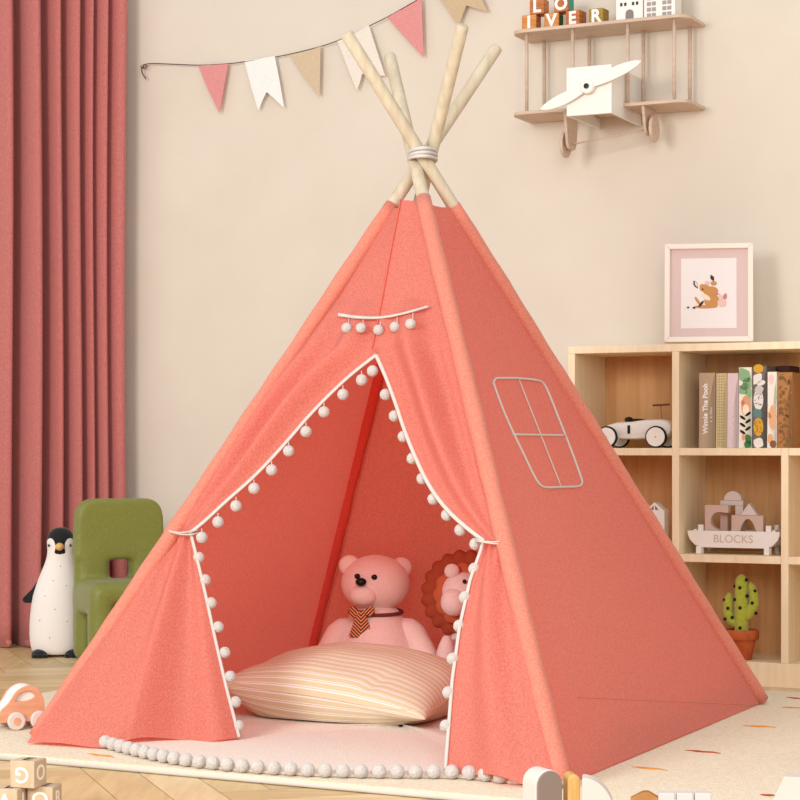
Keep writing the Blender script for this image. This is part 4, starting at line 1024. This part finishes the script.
# ---------------------------------------------------------------- wooden toy car on the rug
def wooden_car():
    g = ground(27, 729.5, RZ); k = g.y/F; a = math.radians(27)
    t = thing('wooden_toy_car', 'small rounded wooden toy car with white roof parked on the rug', 'toy car', g, a)
    kx = k/math.cos(a)*.97
    X = lambda x: (x-27)*kx; Z = lambda y: (729.5-y)*k
    out = [(0.5, 721.5), (.5, 714), (3, 709), (9, 704), (12.5, 699), (16.5, 692), (22, 687.6), (29, 685.6), (35, 687), (40, 692), (43.2, 700), (44, 709), (43.5, 721.5)]
    out = smoothtab(out, 2); win = smoothtab([(16, 701), (18.5, 695), (24, 691), (30, 690.5), (34, 694), (35, 697.5), (31, 700), (24, 701.5), (16, 701)], 2)[:-1]
    side = [(X(x), Z(y)) for x, y in out]
    whole = [(X(x), Z(y)) for x, y in win]
    i0 = min(range(len(side)), key=lambda i: (side[i][0]-whole[0][0])**2+(side[i][1]-whole[0][1])**2)
    key = side[:i0+1]+[whole[0]]+whole[1:]+[whole[0]]+side[i0:] if True else side
    W2 = .075
    # side boards with the window cut through: outline and window joined by quads
    for y0 in (0, W2):
        b = MB(); n = 64
        def samp(poly, n):
            P_ = poly+[poly[0]]; L_ = [0]
            for p, q in zip(P_, P_[1:]): L_.append(L_[-1]+math.dist(p, q))
            return P_, L_
        cx_ = sum(p[0] for p in whole)/len(whole); cz_ = sum(p[1] for p in whole)/len(whole)
        def hit(poly, ang):
            best = None; dx, dz = math.cos(ang), math.sin(ang)
            for p, q in zip(poly, poly[1:]+poly[:1]):
                ex, ez = q[0]-p[0], q[1]-p[1]; den = dx*ez-dz*ex
                if abs(den) < 1e-12: continue
                tt = ((p[0]-cx_)*ez-(p[1]-cz_)*ex)/den; ss = ((p[0]-cx_)*dz-(p[1]-cz_)*dx)/den
                if tt > 0 and -1e-6 <= ss <= 1+1e-6: best = tt if best is None else max(best, tt)
            best = best or .001; return (cx_+dx*best, cz_+dz*best)
        angs = sorted([2*PI*i/96 for i in range(96)]+[math.atan2(p[1]-cz_, p[0]-cx_) % (2*PI) for p in (side[0], side[-1])])
        O_ = [hit(side, u) for u in angs]; I_ = [hit(whole, u) for u in angs]; n = len(angs)
        rows = [[Vector((p[0], y, p[1])) for p in ring]+[Vector((ring[0][0], y, ring[0][1]))] for ring, y in ((O_, y0), (O_, y0+.010), (I_, y0+.010), (I_, y0), (O_, y0))]
        b.grid(rows); b.build('side_board', m_cr, t, bevel=.001)
    b = MB(); core = [(p[0]*.97, p[1]) for p in side]; b.prism(core, .0105, W2-.0005)
    b.build('middle_body', m_white, t, bevel=.002)
    for x, yy in ((16.5, -.006), (38, -.006), (16.5, W2+.012), (38, W2+.012)):
        m = Matrix.Translation((X(x), yy, 9.3*k)) @ Matrix.Rotation(PI/2, 4, 'X'); R = 9.2*k
        b = MB(); b.lathe([(0, -.006), (R-.003, -.006), (R, -.003), (R, .003), (R-.003, .006), (0, .006)], 32, mat=m); w = b.build('wheel', m_pale, t, bevel=.0008)
        b = MB(); b.lathe([(0, -.008), (.010, -.008), (.010, .008), (0, .008)], 20, mat=m); b.build('hub', m_cr, w, bevel=.0008)
m_cr = M('toy_beech', (224, 164, 130), .5, (212, 148, 112), 10, (1, 6, 6))
wooden_car()

# ---------------------------------------------------------------- foreground blocks
def alpha_blocks():
    s = .0555; Y = 4.10; m = M('block_maple', (200, 178, 152), .6, (190, 166, 138), 14, (6, 1, 1)); ink = M('block_ink', (238, 226, 212), .7)
    def blk(x, y, z, rz, face, side, lab):
        t = thing('alphabet_block', lab, 'letter block', (x, y, z), math.radians(rz), 'alphabet blocks in the front left corner')
        b = MB(); b.box((-s/2, -s/2, 0), (s/2, s/2, s)); b.build('cube', m, t, bevel=.0018)
        text('letter', face, .045, ink, t, (0, -s/2-.0003, s/2), (PI/2, 0 if face != 'G' else PI, 0), bold=.0006)
        text('letter', side, .045, ink, t, (s/2+.0003, 0, s/2), (PI/2, 0, PI/2), bold=.0006)
        text('letter', 'E', .045, m_black, t, (0, 0, s+.0003), (0, 0, 0), ext=.0003)
    X = lambda px: (px-CX)*(Y+.02)/F
    blk(X(27.5), Y+.03, s+.0008, -17, 'G', 'O', 'tan alphabet block sitting on top of the two lower blocks')
    blk(X(10.5), Y+.02, .0004, -14, 'A', 'I', 'lower left alphabet block at the corner of the picture')
    blk(X(42.5), Y+.045, .0004, -10, 'O', 'B', 'lower right alphabet block under the top block')
alpha_blocks()
def front_blocks():
    # tall rounded blocks in front of the rug's edge
    def thingm(name, lab, mb, m, loc, rz, bev=.003, cat='toy block', seg=3):
        o = mb.build(name, m, None, bevel=bev, seg=seg); o.location = loc; o.rotation_euler = (0, 0, math.radians(rz)); return tag(o, lab, cat, 'toy blocks in the foreground')
    Y = 3.86; k = Y/F; H = lambda y: HC-(y-HY)*k
    def dome(w, h, n=16): return [(-w/2, 0), (w/2, 0)]+[(w/2*math.cos(a), h-w/2*1.0+w/2*math.sin(a)) for a in [PI*i/n for i in range(n+1)]]
    h = H(770); t = thing('arch_block', 'grey-brown round-topped toy block with white sides, front centre', 'toy block', P(549, 900, Y).xy.to_3d(), math.radians(27), 'toy blocks in the foreground')
    t.location.z = .0005
    w = 31*k
    b = MB(); b.prism(dome(w, h), 0, .052); b.build('block_body', m_pale, t, bevel=.004, seg=3)
    b = MB(); b.prism(dome(w-.004, h-.002), -.004, .001); b.build('painted_face', m_taupe, t, bevel=.0015)
    b = MB(); b.prism(dome(12.5*k, H(776)), 0, .05); thingm('rounded_block', 'natural wood rounded block between grey and white blocks', b, M('block_pine', (214, 172, 106), .55, (198, 154, 88), 12, (8, 8, 1)), (P(575, 900, Y).x, Y+.01, .0005), 8, .004)
    w = 33*k; hh = H(779)
    b = MB(); pts = [(0, 0), (w, 0), (w, hh-.075)]+[(w*math.sin(a), hh-.075+.075*math.cos(a)) for a in [PI/2*(1-i/14) for i in range(1, 15)]]
    b.prism(pts, 0, .05); thingm('quarter_round_block', 'pale quarter-round block at the right of the wood block', b, m_pale, (P(582.5, 900, Y).x, Y+.01, .0005), -6, .003)
    # small pieces lying on the rug near the lower edge
    Y = 4.08; k = Y/F; zt = HC-(793.5-HY)*k; s = zt-RZ-.001
    for x, dx, lab in ((667.5, 0, 'small light grey cube on the rug, leftmost of three'), (685.8, 0, 'small light grey cube on the rug, middle of three'), (704, 0, 'small light grey cube on the rug, rightmost of three')):
        b = MB(); b.box((-8.2*k, -8.2*k, 0), (8.2*k, 8.2*k, s)); o = thingm('cube_block', lab, b, M('block_grey', (214, 206, 202), .6), (P(x, 900, Y).x, Y+.02, RZ+.001), -5, .0025)
    b = MB(); b.prism([(-14*k, 0), (14*k, 0), (14*k, s*.62), (4*k, s*1.02), (-2*k, s), (-14*k, s*.55)], 0, .03); thingm('wedge_block', 'brown wooden wedge block beside the small grey cubes', b, M('block_brown', (190, 136, 80), .55, (160, 108, 60), 14, (1, 6, 1)), (P(645, 900, Y).x, Y+.01, RZ+.001), -8, .0015)
    Y = 4.05; k = Y/F; b = MB(); z = HC-(776-HY)*k-RZ
    b.prism([(0, 0), (64*k, 0), (58*k, z), (17*k, z)], 0, .06); b2 = b
    thingm('roof_block', 'white sloping toy block at the lower right corner', b2, m_pale, (P(772, 900, Y).x-.010, Y-.0, RZ+.001), -22, .002)
front_blocks()
